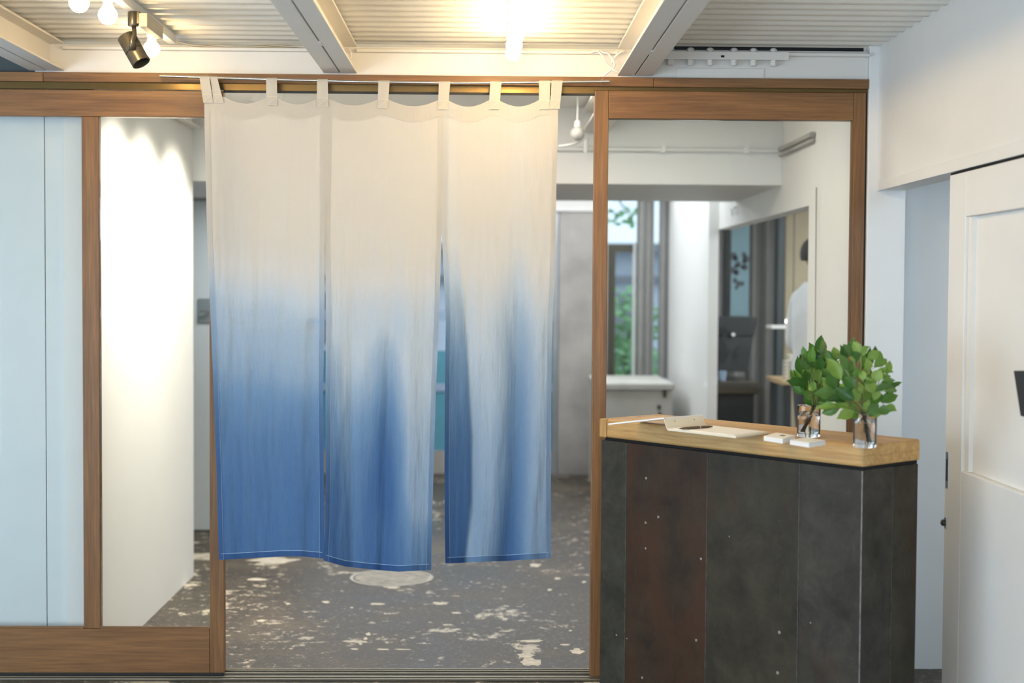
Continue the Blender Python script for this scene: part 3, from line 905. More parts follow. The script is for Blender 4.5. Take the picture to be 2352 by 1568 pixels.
def person(x, y, zf, face, sc_):
    root = empty('person', (x, y, zf), 'person in a white shirt with dark hair standing in the side room', 'person')
    ca, sa = math.cos(face), math.sin(face)

    def P(f, s, z):      # f forward, s to the person's left
        return (sc_ * (f * ca - s * sa), sc_ * (f * sa + s * ca), sc_ * z)
    V, E, R = [], [], []

    def add(p, r, prev=None):
        V.append(P(*p))
        R.append(r)
        if prev is not None:
            E.append((prev, len(V) - 1))
        return len(V) - 1
    pel = add((0, 0, .96), (.15, .12))
    w1 = add((.0, 0, 1.10), (.135, .11), pel)
    ch = add((-.01, 0, 1.32), (.155, .12), w1)
    up = add((0, 0, 1.46), (.11, .09), ch)
    nk = add((.015, 0, 1.56), (.055, .055), up)
    hd_ = add((.03, 0, 1.66), (.078, .088), nk)
    ht = add((.02, 0, 1.775), (.07, .08), hd_)
    for s in (-1, 1):
        sh_ = add((0, s * .19, 1.44), (.065, .062), up)
        el = add((-.02, s * .24, 1.15), (.047, .047), sh_)
        wr_ = add((.17, s * .20, 1.08), (.032, .032), el)
        pm = add((.235, s * .19, 1.08), (.034, .02), wr_)
        for k in range(4):
            a1 = add((.285, s * (.165 + .017 * k), 1.085), (.0085, .0085), pm)
            a2 = add((.32 + (.008 if k in (1, 2) else 0), s * (.163 + .018 * k), 1.065), (.0075, .0075), a1)
        a1 = add((.245, s * .150, 1.085), (.010, .010), pm)
        add((.28, s * .135, 1.07), (.008, .008), a1)
        hp = add((0, s * .10, .88), (.09, .095), pel)
        kn = add((.03, s * .11, .49), (.062, .062), hp)
        an = add((0, s * .11, .09), (.042, .042), kn)
        add((.14, s * .12, .035), (.045, .03), an)
    me = bpy.data.meshes.new('body')
    me.from_pydata(V, E, [])
    o = bpy.data.objects.new('body', me)
    COL.objects.link(o)
    o.parent = root
    o.modifiers.new('skin', 'SKIN').use_smooth_shade = True
    for i, r in enumerate(R):
        me.skin_vertices[0].data[i].radius = (r[0] * sc_, r[1] * sc_)
        me.skin_vertices[0].data[i].use_root = (i == 0)
    o.modifiers.new('subdiv', 'SUBSURF').levels = 2
    o.modifiers['subdiv'].render_levels = 2
    dg = bpy.context.evaluated_depsgraph_get()
    me2 = bpy.data.meshes.new_from_object(o.evaluated_get(dg))
    o.modifiers.clear()
    o.data = me2
    bm = bmesh.new()
    bm.from_mesh(me2)
    for zc in (1.0, 1.545):
        bmesh.ops.bisect_plane(bm, geom=bm.verts[:] + bm.edges[:] + bm.faces[:], plane_co=(0, 0, zc * sc_), plane_no=(0, 0, 1))
    bm.to_mesh(me2)
    bm.free()
    for mm in (M_SHIRT, M_SKIN, M_TROU):
        me2.materials.append(mm)
    for p in me2.polygons:
        c = p.center / sc_
        f_ = c.x * ca + c.y * sa
        p.material_index = 1 if (c.z > 1.545 or (f_ > .17 and 1.0 < c.z < 1.2)) else (2 if c.z < 1.0 else 0)
        p.use_smooth = True
    hx = Vector(P(.0, 0, 1.72))
    # hair cap
    mb = MB()
    n, k = 20, 10
    for i in range(k + 1):
        th_ = PI * .62 * i / k
        for j in range(n):
            ph = 2 * PI * j / n
            mb.v.append(Vector((x, y, zf)) + hx + Vector((.105 * math.sin(th_) * math.cos(ph), .098 * math.sin(th_) * math.sin(ph), .115 * math.cos(th_) - .008)))
    mb.f = [(i * n + j, i * n + (j + 1) % n, (i + 1) * n + (j + 1) % n, (i + 1) * n + j) for i in range(k) for j in range(n)]
    mb.build('hair', M_HAIR, root, smooth='full')
    for s in (-1, 1):
        ex = Vector((x, y, zf)) + Vector(P(.117, s * .033, 1.69))
        MB().lathe([(0, 0), (.009, 0), (.009, .006), (0, .008)], ex, (ca, sa, 0), 10).build('eye', M_HAIR, root)
        er = Vector((x, y, zf)) + Vector(P(.015, s * .087, 1.67))
        MB().lathe([(0, 0), (.025, 0), (.028, .01), (0, .014)], er, P(0, s, 0), 12).build('ear', M_SKIN, root, smooth=True)
    nz = Vector((x, y, zf)) + Vector(P(.115, 0, 1.66))
    MB().lathe([(.017, 0), (.012, .02), (0, .034)], nz, (ca, sa, -.25), 10).build('nose', M_SKIN, root, smooth=True)
    mt_ = Vector((x, y, zf)) + Vector(P(.108, 0, 1.618))
    MB().lathe([(0, 0), (.02, 0), (.018, .006), (0, .008)], mt_, (ca, sa, 0), 12).build('mouth', plain('lips', (.4, .16, .13), .5), root)
    return root


pc = aty(1868, 588, 3.3)
person(pc.x + .02, 3.3, FZ, math.radians(20), (pc.z - FZ) / 1.70)
# lettering on the wall above the side room doorway
fc = bpy.data.curves.new('lettering', 'FONT')
fc.body = 'VTi'
fc.size = 0.085
fc.extrude = 0.0005
lt = bpy.data.objects.new('wall_lettering', fc)
fc.materials.append(M_INK)
lt.rotation_euler = (PI / 2, 0, -PI / 2)
lt.scale = (2.4, 1, 1)
lt.location = (XB - 0.001, 3.58, 2.02)
COL.objects.link(lt)
bpy.context.view_layer.update()
_me = bpy.data.meshes.new_from_object(lt.evaluated_get(bpy.context.evaluated_depsgraph_get()))
_nl = bpy.data.objects.new('wall_sign', _me)
_nl.matrix_world = lt.matrix_world.copy()
bpy.data.objects.remove(lt)
COL.objects.link(_nl)
lt = _nl
tag(lt, 'small grey letters on the wall above the side room doorway', 'lettering')

# pale door facing the viewer behind the left wall
dd = empty('door_4', (-1.5, 3.45, FZ), 'pale blue grey door at the end of the passage, mostly hidden by the curtain', 'door', kind=S)
box('leaf', M_BOARD, dd, -2.6, -1.15, 3.405, 3.445, FZ + .01, 2.09, bevel=.003)
pa, pb = aty(455, 685, 3.4), aty(478, 741, 3.4)
pl = box('lock_plate', plain('grey_plate', (.26, .30, .31), .4), dd, pa.x, pa.x + .085, 3.392, 3.4049, pb.z, pa.z, bevel=.003)
MB().tube([(pa.x + .075, 3.392, 1.39), (pa.x + .075, 3.355, 1.39), (pa.x + .02, 3.352, 1.386)], .007, 8).build('lever', M_ALU, pl, smooth=True)

# unlit globe with its arm, seen over the opening
gl_ = empty('globe_lamp', (0.5, 1.7, 2.4), 'unlit round globe bulb hanging by the rear beam', 'lamp')
c = aty(1326, 307, 1.55)
MB().lathe([(0.036 * math.sin(PI * i / 14), 0.036 * math.cos(PI * i / 14)) for i in range(15)], c, (0, 0, 1), 24).build('globe', M_OFFB, gl_, smooth='full')
MB().lathe([(.0, 0), (.017, 0), (.015, .03), (.004, .036), (.003, 2.519 - c.z - .034), (0, 2.519 - c.z - .034)], c + Vector((0, 0, .034)), (0, 0, 1), 16).build('socket', M_PAINTG, gl_, smooth=True)
MB().tube([aty(1283, 336, 1.6), aty(1305, 333, 1.6), aty(1325, 328, 1.6), aty(1345, 316, 1.6)], .006, 8).build('cord', M_PAINTG, gl_, smooth=True)
mp_ = MB().tube([aty(1347, 318, 1.9), aty(1346, 350, 1.9)], .012, 10).build('pipe_stub', M_PAINTG, smooth=True)
tag(mp_, 'short vertical white pipe beside the globe bulb', 'pipe')

# spotlights washing the side wall
for i, (yy, e) in enumerate(((0.34, 34), (0.86, 34), (1.48, 30))):
    src = Vector((-1.02, yy, 2.43))
    dr = Vector((-0.52, 0.03, -0.855)).normalized()
    r_ = empty('wall_spotlight', (src.x, src.y, 2.5), ['white ceiling spotlight nearest the partition, washing the passage wall', 'middle white ceiling spotlight washing the passage wall', 'white ceiling spotlight deepest in the passage'][i], 'spotlight', 'passage wall spotlights')
    MB().lathe([(.0, 0), (.035, 0), (.035, .09), (.030, .09), (.03, .01), (0, .01)], src - dr * .03, dr, 20).build('head', M_PAINTG, r_, smooth=True)
    MB().tube([src + Vector((0, 0, .03)), (src.x, src.y, 2.519)], .008, 8).build('arm', M_PAINTG, r_)
    l = bpy.data.lights.new('spot', 'SPOT')
    l.energy, l.color = e * 2.2, (1.0, 0.90, 0.74)
    l.spot_size, l.spot_blend, l.shadow_soft_size = math.radians(98), 0.9, 0.06
    lo = bpy.data.objects.new('spot_source', l)
    lo.location = src + dr * .075
    lo.rotation_euler = dr.to_track_quat('-Z', 'Y').to_euler()
    COL.objects.link(lo)

# manhole cover in the rear floor
mh = empty('manhole_cover', (-0.5, 1.94, FZ), 'round pale manhole cover in the floor below the curtain', 'manhole cover')
MB().lathe([(0.225, 0), (0.225, .004), (.208, .004), (.208, 0)], (-0.5, 1.94, FZ), (0, 0, 1), 48).build('ring', M_CONC, mh)
MB().lathe([(0, .003), (.08, .003), (.082, .001), (.086, .003), (.14, .003), (.142, .001), (.146, .003), (.20, .003), (.20, -.001)], (-0.5, 1.94, FZ + .0005), (0, 0, 1), 48).build('lid', plain('worn_lid', (.30, .27, .22), .6, var=.3, scale=14), mh)

# ------------------------------------------------------------------ outside the rear windows
tag(box('street', M_ROAD, None, -14, 14, 6.6, 40, -0.2, -0.06), 'grey street outside the rear windows', 'street', kind=S)
bl = empty('building', (3, 19, 0), 'pale building across the street behind the rear window', 'building')
MB().box(-8, 9, 19, 24, -.06, 2.2).build('wall', M_FACADE, bl)
MB().box(-8.2, 9.2, 18.6, 24, 2.2, 2.36).build('eaves', M_FACADE2, bl)
for i in range(9):
    wdw = MB().box(-7.4 + i * 1.8, -6.3 + i * 1.8, 18.93, 18.99, .6, 1.5).build('window', M_FACADE2, bl)
MB().box(-8, 9, 18.8, 19, 1.7, 1.8).build('ledge', M_FACADE2, bl)
hg_r = random.Random(11)


def leaf_cluster(name, mat, c, rx, ry, rz, n, size, parent, seed):
    r2 = random.Random(seed)
    mb = MB()
    for _ in range(n):
        d = Vector((r2.gauss(0, 1), r2.gauss(0, 1), r2.gauss(0, 1))).normalized() * (r2.random() ** .4)
        p = Vector(c) + Vector((d.x * rx, d.y * ry, d.z * rz))
        t = Vector((r2.gauss(0, 1), r2.gauss(0, 1), r2.gauss(0, .6))).normalized() * size * r2.uniform(.7, 1.3)
        s = t.orthogonal().normalized() * size * .28
        mb.add([p, p + t * .5 + s, p + t, p + t * .5 - s], [(0, 1, 2, 3)])
    o = mb.build(name, mat, parent)
    o['kind'] = 'stuff'
    return o


c = aty(1432, 730, 8.4)
bs = empty('bush', (c.x, 8.4, -.06), 'green bush outside the rear window', 'bush')
leaf_cluster('foliage', M_TREE, (c.x, 8.4, .75), .45, .4, .85, 900, .12, bs, 1)
MB().tube([(c.x, 8.4, -.06), (c.x + .03, 8.4, 1.0)], [.04, .015], 8).build('stem', M_BARK, bs)
c = aty(1425, 470, 7.6)
te = empty('tree', (c.x - .6, 7.8, -.06), 'leafy tree branch hanging across the top of the rear window', 'tree')
MB().tube([(c.x - .7, 7.8, -.06), (c.x - .66, 7.8, 1.6), (c.x - .5, 7.75, 2.7), (c.x - .1, 7.65, 3.0)], [.07, .06, .045, .02], 10).build('trunk', M_BARK, te, smooth=True)
MB().tube([(c.x - .4, 7.72, 2.8), (c.x - .1, 7.6, 2.5), (c.x + .08, 7.6, 2.25)], [.02, .012, .005], 8).build('branch', M_BARK, te, smooth=True)
leaf_cluster('foliage', M_TREE, (c.x - .1, 7.6, 2.75), .5, .3, .3, 260, .13, te, 2)
leaf_cluster('foliage', M_TREE, (c.x + .02, 7.6, 2.22), .16, .08, .09, 22, .11, te, 3)

# ------------------------------------------------------------------ noren curtain
CY = -0.105
ROD = [(367, 174.5), (440, 177), (593, 181.7), (700, 184.5), (823, 187.5), (1000, 190.3), (1059, 190.8), (1150, 190.4), (1219, 189.6), (1400, 187)]
rd = empty('curtain_rod', tuple(aty(884, 188, CY)), 'thin steel rod carrying the linen curtain', 'rod')
MB().tube([aty(x, y, CY) for x, y in ROD], .0052, 12).build('tube', M_ALU, rd, smooth=True)
for px, py in ((1383, 187.2), (476, 178.2)):
    p = aty(px, py, CY)
    MB().tube([p + Vector((0, 0, -.0085)), p + Vector((0, -.0085, 0)), p + Vector((0, 0, .0085)), Vector((p.x, -.055, p.z + .012)), Vector((p.x, -.045, p.z + .028))], .0013, 6).build('wire_hook', M_ALU, rd, smooth=True)
rod_y = [(x, y) for x, y in ROD]

nr = empty('noren_curtain', tuple(aty(870, 1300, CY)), 'split linen entrance curtain dyed from cream to indigo blue, hanging in the doorway', 'curtain')
EDGE = {
    'L': ([(0, 466), (300, 470), (550, 476), (740, 484), (900, 491), (1100, 498), (1290, 503)],
          [(0, 752), (535, 746), (740, 745), (900, 742), (1100, 744), (1290, 745)],
          [(0, 1285), (.3, 1281), (.6, 1277), (.8, 1277), (1, 1282)]),
    'M': ([(0, 752), (535, 746), (650, 748), (740, 749), (900, 748), (1100, 748), (1200, 747), (1290, 743)],
          [(0, 1022), (535, 1014.5), (740, 1008), (900, 1001), (1100, 995), (1310, 990)],
          [(0, 1286), (.2, 1300), (.45, 1307), (.7, 1312), (1, 1308)]),
    'R': ([(0, 1022), (535, 1014.5), (620, 1019), (740, 1024), (900, 1022), (1100, 1021), (1295, 1023)],
          [(0, 1285), (300, 1281), (420, 1278), (600, 1275), (740, 1269), (900, 1266), (1100, 1265), (1285, 1265)],
          [(0, 1293), (.3, 1290), (.6, 1287), (1, 1281)]),
}
TABX = [(478, 222), (503, 222), (624, 224), (741, 226), (880, 228), (1018, 230), (1134, 230), (1250, 229), (1274, 229)]


def top_y(px):
    """sagging top edge between the tabs"""
    t = TABX
    if px <= t[0][0]:
        return t[0][1] - 4
    for (x0, y0), (x1, y1) in zip(t, t[1:]):
        if px <= x1:
            w_, u = x1 - x0, (px - x0) / (x1 - x0)
            flat = 12 / w_
            u2 = min(1, max(0, (u - flat) / max(1e-6, 1 - 2 * flat)))
            return lerp(y0, y1, u) + 15 * min(1, w_ / 110) * math.sin(PI * u2) ** 0.9
    return t[-1][1]


def gs(x, c, s):
    return math.exp(-((x - c) / s) ** 2)


def fold(k, x, y):
    """depth of the cloth (towards +y) in metres"""
    a = sstep(250, 1250, y)
    b = sstep(480, 900, y)
    v = 0.0
    if k == 'L':
        v = a * (0.009 * math.sin((x - 500) / 62.0) - 0.012 * gs(x, 700, 30))
        v += 0.010 * b * gs(x, 715, 18) + 0.006 * gs(y, 738, 9) * sstep(520, 560, x)
    elif k == 'M':
        v = a * (0.022 * math.sin((x - 770) / 40.0)) + b * (0.020 * gs(x + (y - 900) * .03, 893, 14) - 0.012 * gs(x, 940, 22) + .012 * gs(x, 810, 14))
    else:
        xe = interp([(500, 1050), (800, 1074), (1000, 1085), (1150, 1084), (1300, 1068)], y)
        left = max(0.0, min(1.0, (xe - x) / 62.0))
        v = b * (-0.055 * left + 0.010 * gs(x, xe + 6, 9))
        xs_ = interp([(500, 1190), (900, 1190), (1100, 1180), (1300, 1165)], y)
        v += b * (0.038 * gs(x, xs_, 26) - 0.015 * gs(x, xs_ + 48, 20) - .008 * gs(x, xs_ - 55, 24))
    n = noise.noise(Vector((x * .022, y * .0042, {'L': 1, 'M': 5, 'R': 9}[k])))
    n2 = noise.noise(Vector((x * .07, y * .011, {'L': 2, 'M': 6, 'R': 10}[k])))
    n3 = abs(noise.noise(Vector((x * .16 + y * .006, y * .014, {'L': 3, 'M': 7, 'R': 11}[k]))))
    v += .0030 * n3 * sstep(480, 760, y) * (.35 if k == 'L' else 1.0)
    if k == 'L':
        v += -.007 * sstep(-16, 0, y - 738 - 3 * math.sin(x / 40)) * (1 - sstep(0, 60, y - 738)) * sstep(490, 540, x)
        v += .016 * gs(x - 725, 0, 16) * gs(y, 748, 12)
    return v + (0.007 * n + 0.0035 * n2) * sstep(220, 700, y)


def dye_shade(k, x, y):
    nz = noise.noise(Vector((x * .05, y * .006, 3.3))) * .6 + noise.noise(Vector((x * .2, y * .010, 8.1))) * .4
    lowf = noise.noise(Vector((x * .012, y * .004, 1.7)))
    if k == 'L':
        d = interp([(480, 0), (560, .03), (640, .14), (720, .30), (800, .37), (860, .46), (930, .64), (1000, .74), (1120, .80), (1300, .84)], y + 26 * lowf + (x - 600) * .10 * -1)
        d += .05 * nz * sstep(700, 900, y)
    elif k == 'M':
        d = interp([(520, 0), (620, .05), (760, .16), (860, .30), (960, .52), (1060, .68), (1160, .76), (1310, .82)], y + 30 * lowf)
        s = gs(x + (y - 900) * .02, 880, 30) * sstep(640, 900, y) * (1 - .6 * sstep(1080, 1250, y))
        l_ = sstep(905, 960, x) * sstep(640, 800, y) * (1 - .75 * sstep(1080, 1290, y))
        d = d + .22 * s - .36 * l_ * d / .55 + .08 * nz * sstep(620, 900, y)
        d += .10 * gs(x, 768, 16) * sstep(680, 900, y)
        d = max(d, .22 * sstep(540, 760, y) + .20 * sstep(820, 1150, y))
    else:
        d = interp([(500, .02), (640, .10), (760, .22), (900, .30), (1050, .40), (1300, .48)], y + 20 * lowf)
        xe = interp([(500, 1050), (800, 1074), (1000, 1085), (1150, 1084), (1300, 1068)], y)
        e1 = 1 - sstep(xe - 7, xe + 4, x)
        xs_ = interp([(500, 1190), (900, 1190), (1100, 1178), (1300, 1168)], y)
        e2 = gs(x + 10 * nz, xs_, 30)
        d += e1 * interp([(560, .05), (700, .17), (850, .36), (1000, .42), (1300, .46)], y)  # dark left band: shadow painted into the dye value
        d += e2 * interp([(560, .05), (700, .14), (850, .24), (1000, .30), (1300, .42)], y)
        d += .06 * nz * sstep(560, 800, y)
    return min(1, max(0, d))


def cloth_point(k, u, v, off=0.0):
    """u across, v down (0..1) -> pixel guide and world point"""
    le, re, be = EDGE[k]
    yb = interp(be, u)
    y = lerp(232, yb, v)
    x = lerp(interp(le, y), interp(re, y), u)
    yt = top_y(x)
    y = lerp(yt, yb, v)
    return x, y, aty(x, y, CY + off + fold(k, x, y))


def cloth_strip(name, k, us, vs, off, parent, hem_shade=0.0, mat=None, thick=0.0):
    nu, nv = len(us), len(vs)
    pts, dv = [], []
    for v in vs:
        for u in us:
            x, y, p = cloth_point(k, u, v, off)
            pts.append(p)
            d_ = dye_shade(k, x, y)
            dv.append(min(1, d_ + hem_shade * min(1, d_ * 2.5)))  # hems deepened to paint the backlight that doubled cloth blocks
    fs = [(j * nu + i, j * nu + i + 1, (j + 1) * nu + i + 1, (j + 1) * nu + i) for j in range(nv - 1) for i in range(nu - 1)]
    me = bpy.data.meshes.new(name)
    c = sum(pts, Vector()) / len(pts)
    me.from_pydata([tuple(p - c) for p in pts], [], fs)
    me.polygons.foreach_set('use_smooth', [True] * len(fs))
    at = me.attributes.new('dye_shade', 'FLOAT', 'POINT')
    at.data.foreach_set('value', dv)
    me.materials.append(mat or M_LINEN)
    o = bpy.data.objects.new(name, me)
    COL.objects.link(o)
    o.parent = parent
    o.location = c - wloc(parent)
    return o


def lin(a, b, n):
    return [a + (b - a) * i / (n - 1) for i in range(n)]


M_THREAD = plain('pale_thread', (0.34, 0.50, 0.70), .8)
for k in 'LMR':
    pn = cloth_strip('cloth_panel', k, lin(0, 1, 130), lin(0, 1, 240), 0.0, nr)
    le, re, be = EDGE[k]
    hb = 12.5 / 1055
    cloth_strip('bottom_hem', k, lin(0, 1, 60), lin(1 - hb, 1.0005, 3), -.0025, pn, .10)
    wu = 11.0 / 260
    cloth_strip('side_hem', k, lin(-.0006, wu, 3), lin(0.0, 1, 90), -.0022, pn, .07)
    cloth_strip('side_hem', k, lin(1 - wu, 1.0006, 3), lin(0.0, 1, 90), -.0022, pn, .07)
    cloth_strip('top_hem', k, lin(0, 1, 60), lin(0, .034, 3), -.0020, pn, 0)
    for nm, us, vs in (('stitching', lin(wu * .5, 1 - wu * .5, 60), [1 - hb - .0010, 1 - hb]),
                       ('stitching', [wu, wu + .0018], lin(.33, 1, 60)), ('stitching', [1 - wu - .0018, 1 - wu], lin(.33, 1, 60))):
        cloth_strip(nm, k, us, vs, -.0034, pn, 0, M_THREAD)
# tabs: (x left, x right) at the rod and at the sewn end
TABS = [((458, 481), (467, 489.5), 236), ((483, 499), (491, 514), 236), ((611, 636), (612, 637), 242), ((728, 753), (728, 754), 245), ((869, 895), (867, 890.5), 248),
        ((1008, 1034), (1006, 1029.5), 251), ((1126, 1152), (1122, 1146.5), 251), ((1238, 1264), (1237.5, 1262), 251), ((1267, 1292), (1263, 1285.5), 250)]
for (a0, a1), (b0, b1), yb in TABS:
    ry = interp(rod_y, (a0 + a1) / 2)
    pts, uv = [], []
    prof = []          # (t along tab 0 = rod .. 1 = end, depth offset)
    path = [(1.0, -.006), (.72, -.006), (.4, -.009), (.12, -.0095), (.0, -.0095), (-.06, -.005), (-.07, .0), (-.06, .005), (.0, .0095), (.12, .0095), (.4, .008), (.75, .004), (1.0, .002)]
    nx = 6
    for t_, dy in path:
        for i in range(nx):
            u = i / (nx - 1)
            x = lerp(lerp(a0, a1, u), lerp(b0, b1, u), max(0, t_))
            y = lerp(ry, yb, t_)
            pts.append(aty(x, y, CY + dy + .0012 * math.sin(u * 5 + a0)))
    fs = [(j * nx + i, j * nx + i + 1, (j + 1) * nx + i + 1, (j + 1) * nx + i) for j in range(len(path) - 1) for i in range(nx - 1)]
    mb = MB().add(pts, fs)
    o = mb.build('tab', M_LINEN, nr, smooth='full')
    at = o.data.attributes.new('dye_shade', 'FLOAT', 'POINT')
    # stitched square at the sewn end
    yq = lerp(ry, yb, .66)
    xa, xb = lerp(a0, b0, .66), lerp(a1, b1, .66)
    for (p_, q_) in (((xa, yq), (xb, yq)), ((b0 + 1, yb - 1), (b1 - 1, yb - 1)), ((b0 + 1, yb - 1), (xb - 1, yq + 1))):
        MB().tube([aty(p_[0], p_[1], CY - .0072 - .0004), aty(q_[0], q_[1], CY - .0072 - .0004)], .0006, 4).build('seam', M_CREAM, o)

# ------------------------------------------------------------------ reception counter
TZ = 1.065
A = Vector((1.156, -1.407, 0))
e1 = Vector((-0.64, 0.768, 0)).normalized()
e2 = Vector((0.768, 0.64, 0)).normalized()
LN, WDP = 1.150, 0.317
ez = Vector((0, 0, 1))
ct = empty('reception_counter', tuple(A + e1 * LN / 2 + e2 * WDP / 2 + ez * FZ), 'narrow reception counter clad in dark raw steel with an oak top', 'counter')


def cp(u, v, z):
    return A + e1 * u + e2 * v + ez * z


bz = TZ - 0.078
MB().obox(cp(.016, .016, FZ), e2 * (WDP - .032), e1 * (LN - .032), ez * (bz - FZ - .004)).build('carcass', M_HOLE, ct)
splits = []
for px, py in ((1968, 1076), (1850, 1062), (1640, 1037), (1455, 1015), (1378, 1008)):
    splits.append((atz(px, py, bz) - A).dot(e1))
splits = [0.008] + splits[1:-1] + [LN - .004]
for i in range(4):
    g = .0012
    MB().obox(cp(splits[i] + g, .006, FZ), e2 * .010, e1 * (splits[i + 1] - splits[i] - 2 * g), ez * (bz - FZ)).build('steel_panel', M_ST[(3, 2, 1, 0)[i]], ct, bevel=.0009)
sv = [.008, (atz(2040, 1070, bz) - A).dot(e2), WDP - .010]
for i in range(2):
    MB().obox(cp(.0075, sv[i] + .0012, FZ), e2 * (sv[i + 1] - sv[i] - .0024), e1 * .010, ez * (bz - FZ - .001 * i)).build('steel_panel', M_ST[(3, 2)[i]], ct, bevel=.0009)
MB().obox(cp(.02, WDP - .016, FZ), e2 * .008, e1 * (LN - .03), ez * (bz - FZ)).build('steel_panel', M_ST[0], ct, bevel=.001)
MB().obox(cp(LN - .014, .02, FZ), e2 * (WDP - .04), e1 * .009, ez * (bz - FZ)).build('steel_panel', M_ST[0], ct, bevel=.001)
MB().obox(cp(.010, .014, bz), e2 * (WDP - .028), e1 * (LN - .026), ez * .011).build('shadow_gap', M_HOLE, ct)
M_EDGE = plain('worn_steel_edge', (0.12, 0.115, 0.10), .5, .3, var=.6, scale=25)
for i in (1, 2, 3):
    MB().obox(cp(splits[i] - .0008, .0052, FZ), e2 * .004, e1 * .0016, ez * (bz - FZ - .002)).build('worn_edge', M_EDGE, ct)
MB().tube([cp(.0085, .0075, FZ), cp(.0085, .0075, bz - .002)], .0022, 6).build('worn_edge', plain('bare_steel_edge', (0.22, 0.21, 0.20), .45, .4, var=.5, scale=25), ct)
MB().obox(cp(.0067, sv[1] - .0006, FZ), e2 * .0012, e1 * .002, ez * (bz - FZ - .003)).build('worn_edge', M_EDGE, ct)
M_WELD = plain('bare_weld', (.28, .27, .25), .5, .4)
fn = e2 * -1


def on_front(px, py):
    d = _ray(px, py)
    o = cp(0, .0052, 0)
    return CAM + d * ((o - CAM).dot(fn) / d.dot(fn))


for px, py, r in ((1484, 1098, .005), (1512, 1187, .0055), (1483, 1200, .005), (1483, 1259, .0045), (1610, 1283, .005), (1599, 1470, .005), (1416, 1458, .004), (1440, 1466, .003), (1475, 1556, .005), (1790, 1452, .006), (1786, 1545, .006), (1675, 1232, .003), (1862, 1430, .003)):
    MB().lathe([(r, 0), (r * .8, .0012), (0, .0016)], on_front(px, py), fn, 12).build('plug_weld', M_WELD, ct)
# oak top with a rounded near corner and end cap
tp = MB()
r = .022
poly = []
poly += [cp(0.000, .012, 0), cp(.006, .003, 0), cp(.016, 0, 0)]
poly += [cp(LN - .035, 0, 0), cp(LN - .035, WDP, 0)]
for i in range(7):
    a_ = PI / 2 * i / 6
    poly.append(cp(r - r * math.sin(a_), WDP - r + r * math.cos(a_), 0))
tp.prism([p + ez * (TZ - .067) for p in poly], ez * .067)
tp.build('top', M_TOP, ct, bevel=.007, seg=3)
MB().obox(cp(LN - .034, 0, TZ - .068), e2 * WDP, e1 * .036, ez * .068).build('end_cap', M_OAK, ct, bevel=.004)


def top_at(px, py, dz=0.0):
    return atz(px, py, TZ + dz)


# open folder with a pen
fo = empty('open_folder', tuple(top_at(1640, 990)), 'cream open card folder with a raised spine on the counter top', 'folder')
f1, f2, f3, f4 = top_at(1533, 989), top_at(1690, 1007), top_at(1766, 997), top_at(1622, 981)
MB().prism([f1 + ez * .0006, f2 + ez * .0006, f3 + ez * .0006, f4 + ez * .0006], ez * .0075).build('right_board', M_CREAM, fo, bevel=.0015)
i1, i2, i3, i4 = (lerp(f1, f3, .04), lerp(f2, f4, .05), lerp(f3, f1, .05), lerp(f4, f2, .05))
MB().prism([p + ez * .0083 for p in (i1, i2, i3, i4)], ez * .0015).build('paper_sheet', M_WHITE, fo)
s1, s2 = f1 + ez * .004, f4 + ez * .004
nrm = (s2 - s1).cross(ez).normalized()
if nrm.dot(e1) < 0:
    nrm = -nrm
t1, t2 = s1 + ez * .034 + nrm * .016, s2 + ez * .034 + nrm * .016
MB().prism([s1, s2, t2, t1], nrm * .003).build('spine', M_CREAM, fo, bevel=.0006)
lft = top_at(1397, 977) + ez * .002
k1 = lft
k2 = lft + (t2 - t1) * .95 + Vector((0.0, 0.02, 0))
MB().prism([t1, t2, k2, k1], ez * .0055).build('left_cover', M_WHITE, fo, bevel=.0006)
for q in (.25, .75):
    c = lerp(lerp(s1, s2, q), lerp(t1, t2, q), .72)
    MB().lathe([(0, 0), (.0026, 0), (.0022, .0008), (0, .001)], c - nrm * .0002, -nrm, 10).build('rivet', M_CHROME, fo)
pn_ = empty('pen', tuple(top_at(1595, 985)), 'bronze ballpoint pen lying on the open folder', 'pen')
pa, pb = atz(1560, 984, TZ + .0145), atz(1636, 979, TZ + .0145)
ax = (pb - pa)
ln = ax.length
MB().lathe([(.001, 0), (.0038, .016), (.0046, .03), (.0048, ln * .62)], pa, ax, 14).build('barrel', M_PEN, pn_, smooth=True)
MB().lathe([(.0049, ln * .60), (.0049, ln * .63)], pa, ax, 14).build('ring', M_ALU, pn_, smooth=True)
MB().lathe([(.0047, ln * .63), (.0045, ln * .88), (.002, ln), (.0, ln)], pa, ax, 14).build('cap', M_PEN, pn_, smooth=True)
# card boxes
c1, c2, c3 = top_at(1754, 1012), top_at(1798, 1019), top_at(1826, 1010)
cb1 = empty('card_box', tuple(c1), 'open white card box with a dark mark, behind the other box', 'card box')
MB().prism([c1, c2, c3, c1 + (c3 - c2)], ez * .015).build('tray', M_WHITE, cb1, bevel=.001)
cc = (c1 + c3) / 2 + ez * .0152
MB().prism([cc, cc + (c2 - c1) * .22, cc + (c2 - c1) * .22 + (c3 - c2) * .18, cc + (c3 - c2) * .18], ez * .0006).build('ink_mark', M_BLACK, cb1)
c1, c2, c3 = top_at(1814, 1021), top_at(1858, 1028), top_at(1896, 1022)
cb2 = empty('card_box', tuple(c1), 'closed white card box nearest the front edge of the counter', 'card box')
MB().prism([c1, c2, c3, c1 + (c3 - c2)], ez * .012).build('tray', M_WHITE, cb2, bevel=.001)
MB().prism([p + ez * .0122 for p in (c1, c2, c3, c1 + (c3 - c2))], ez * .003).build('lid', M_WHITE, cb2, bevel=.0008)


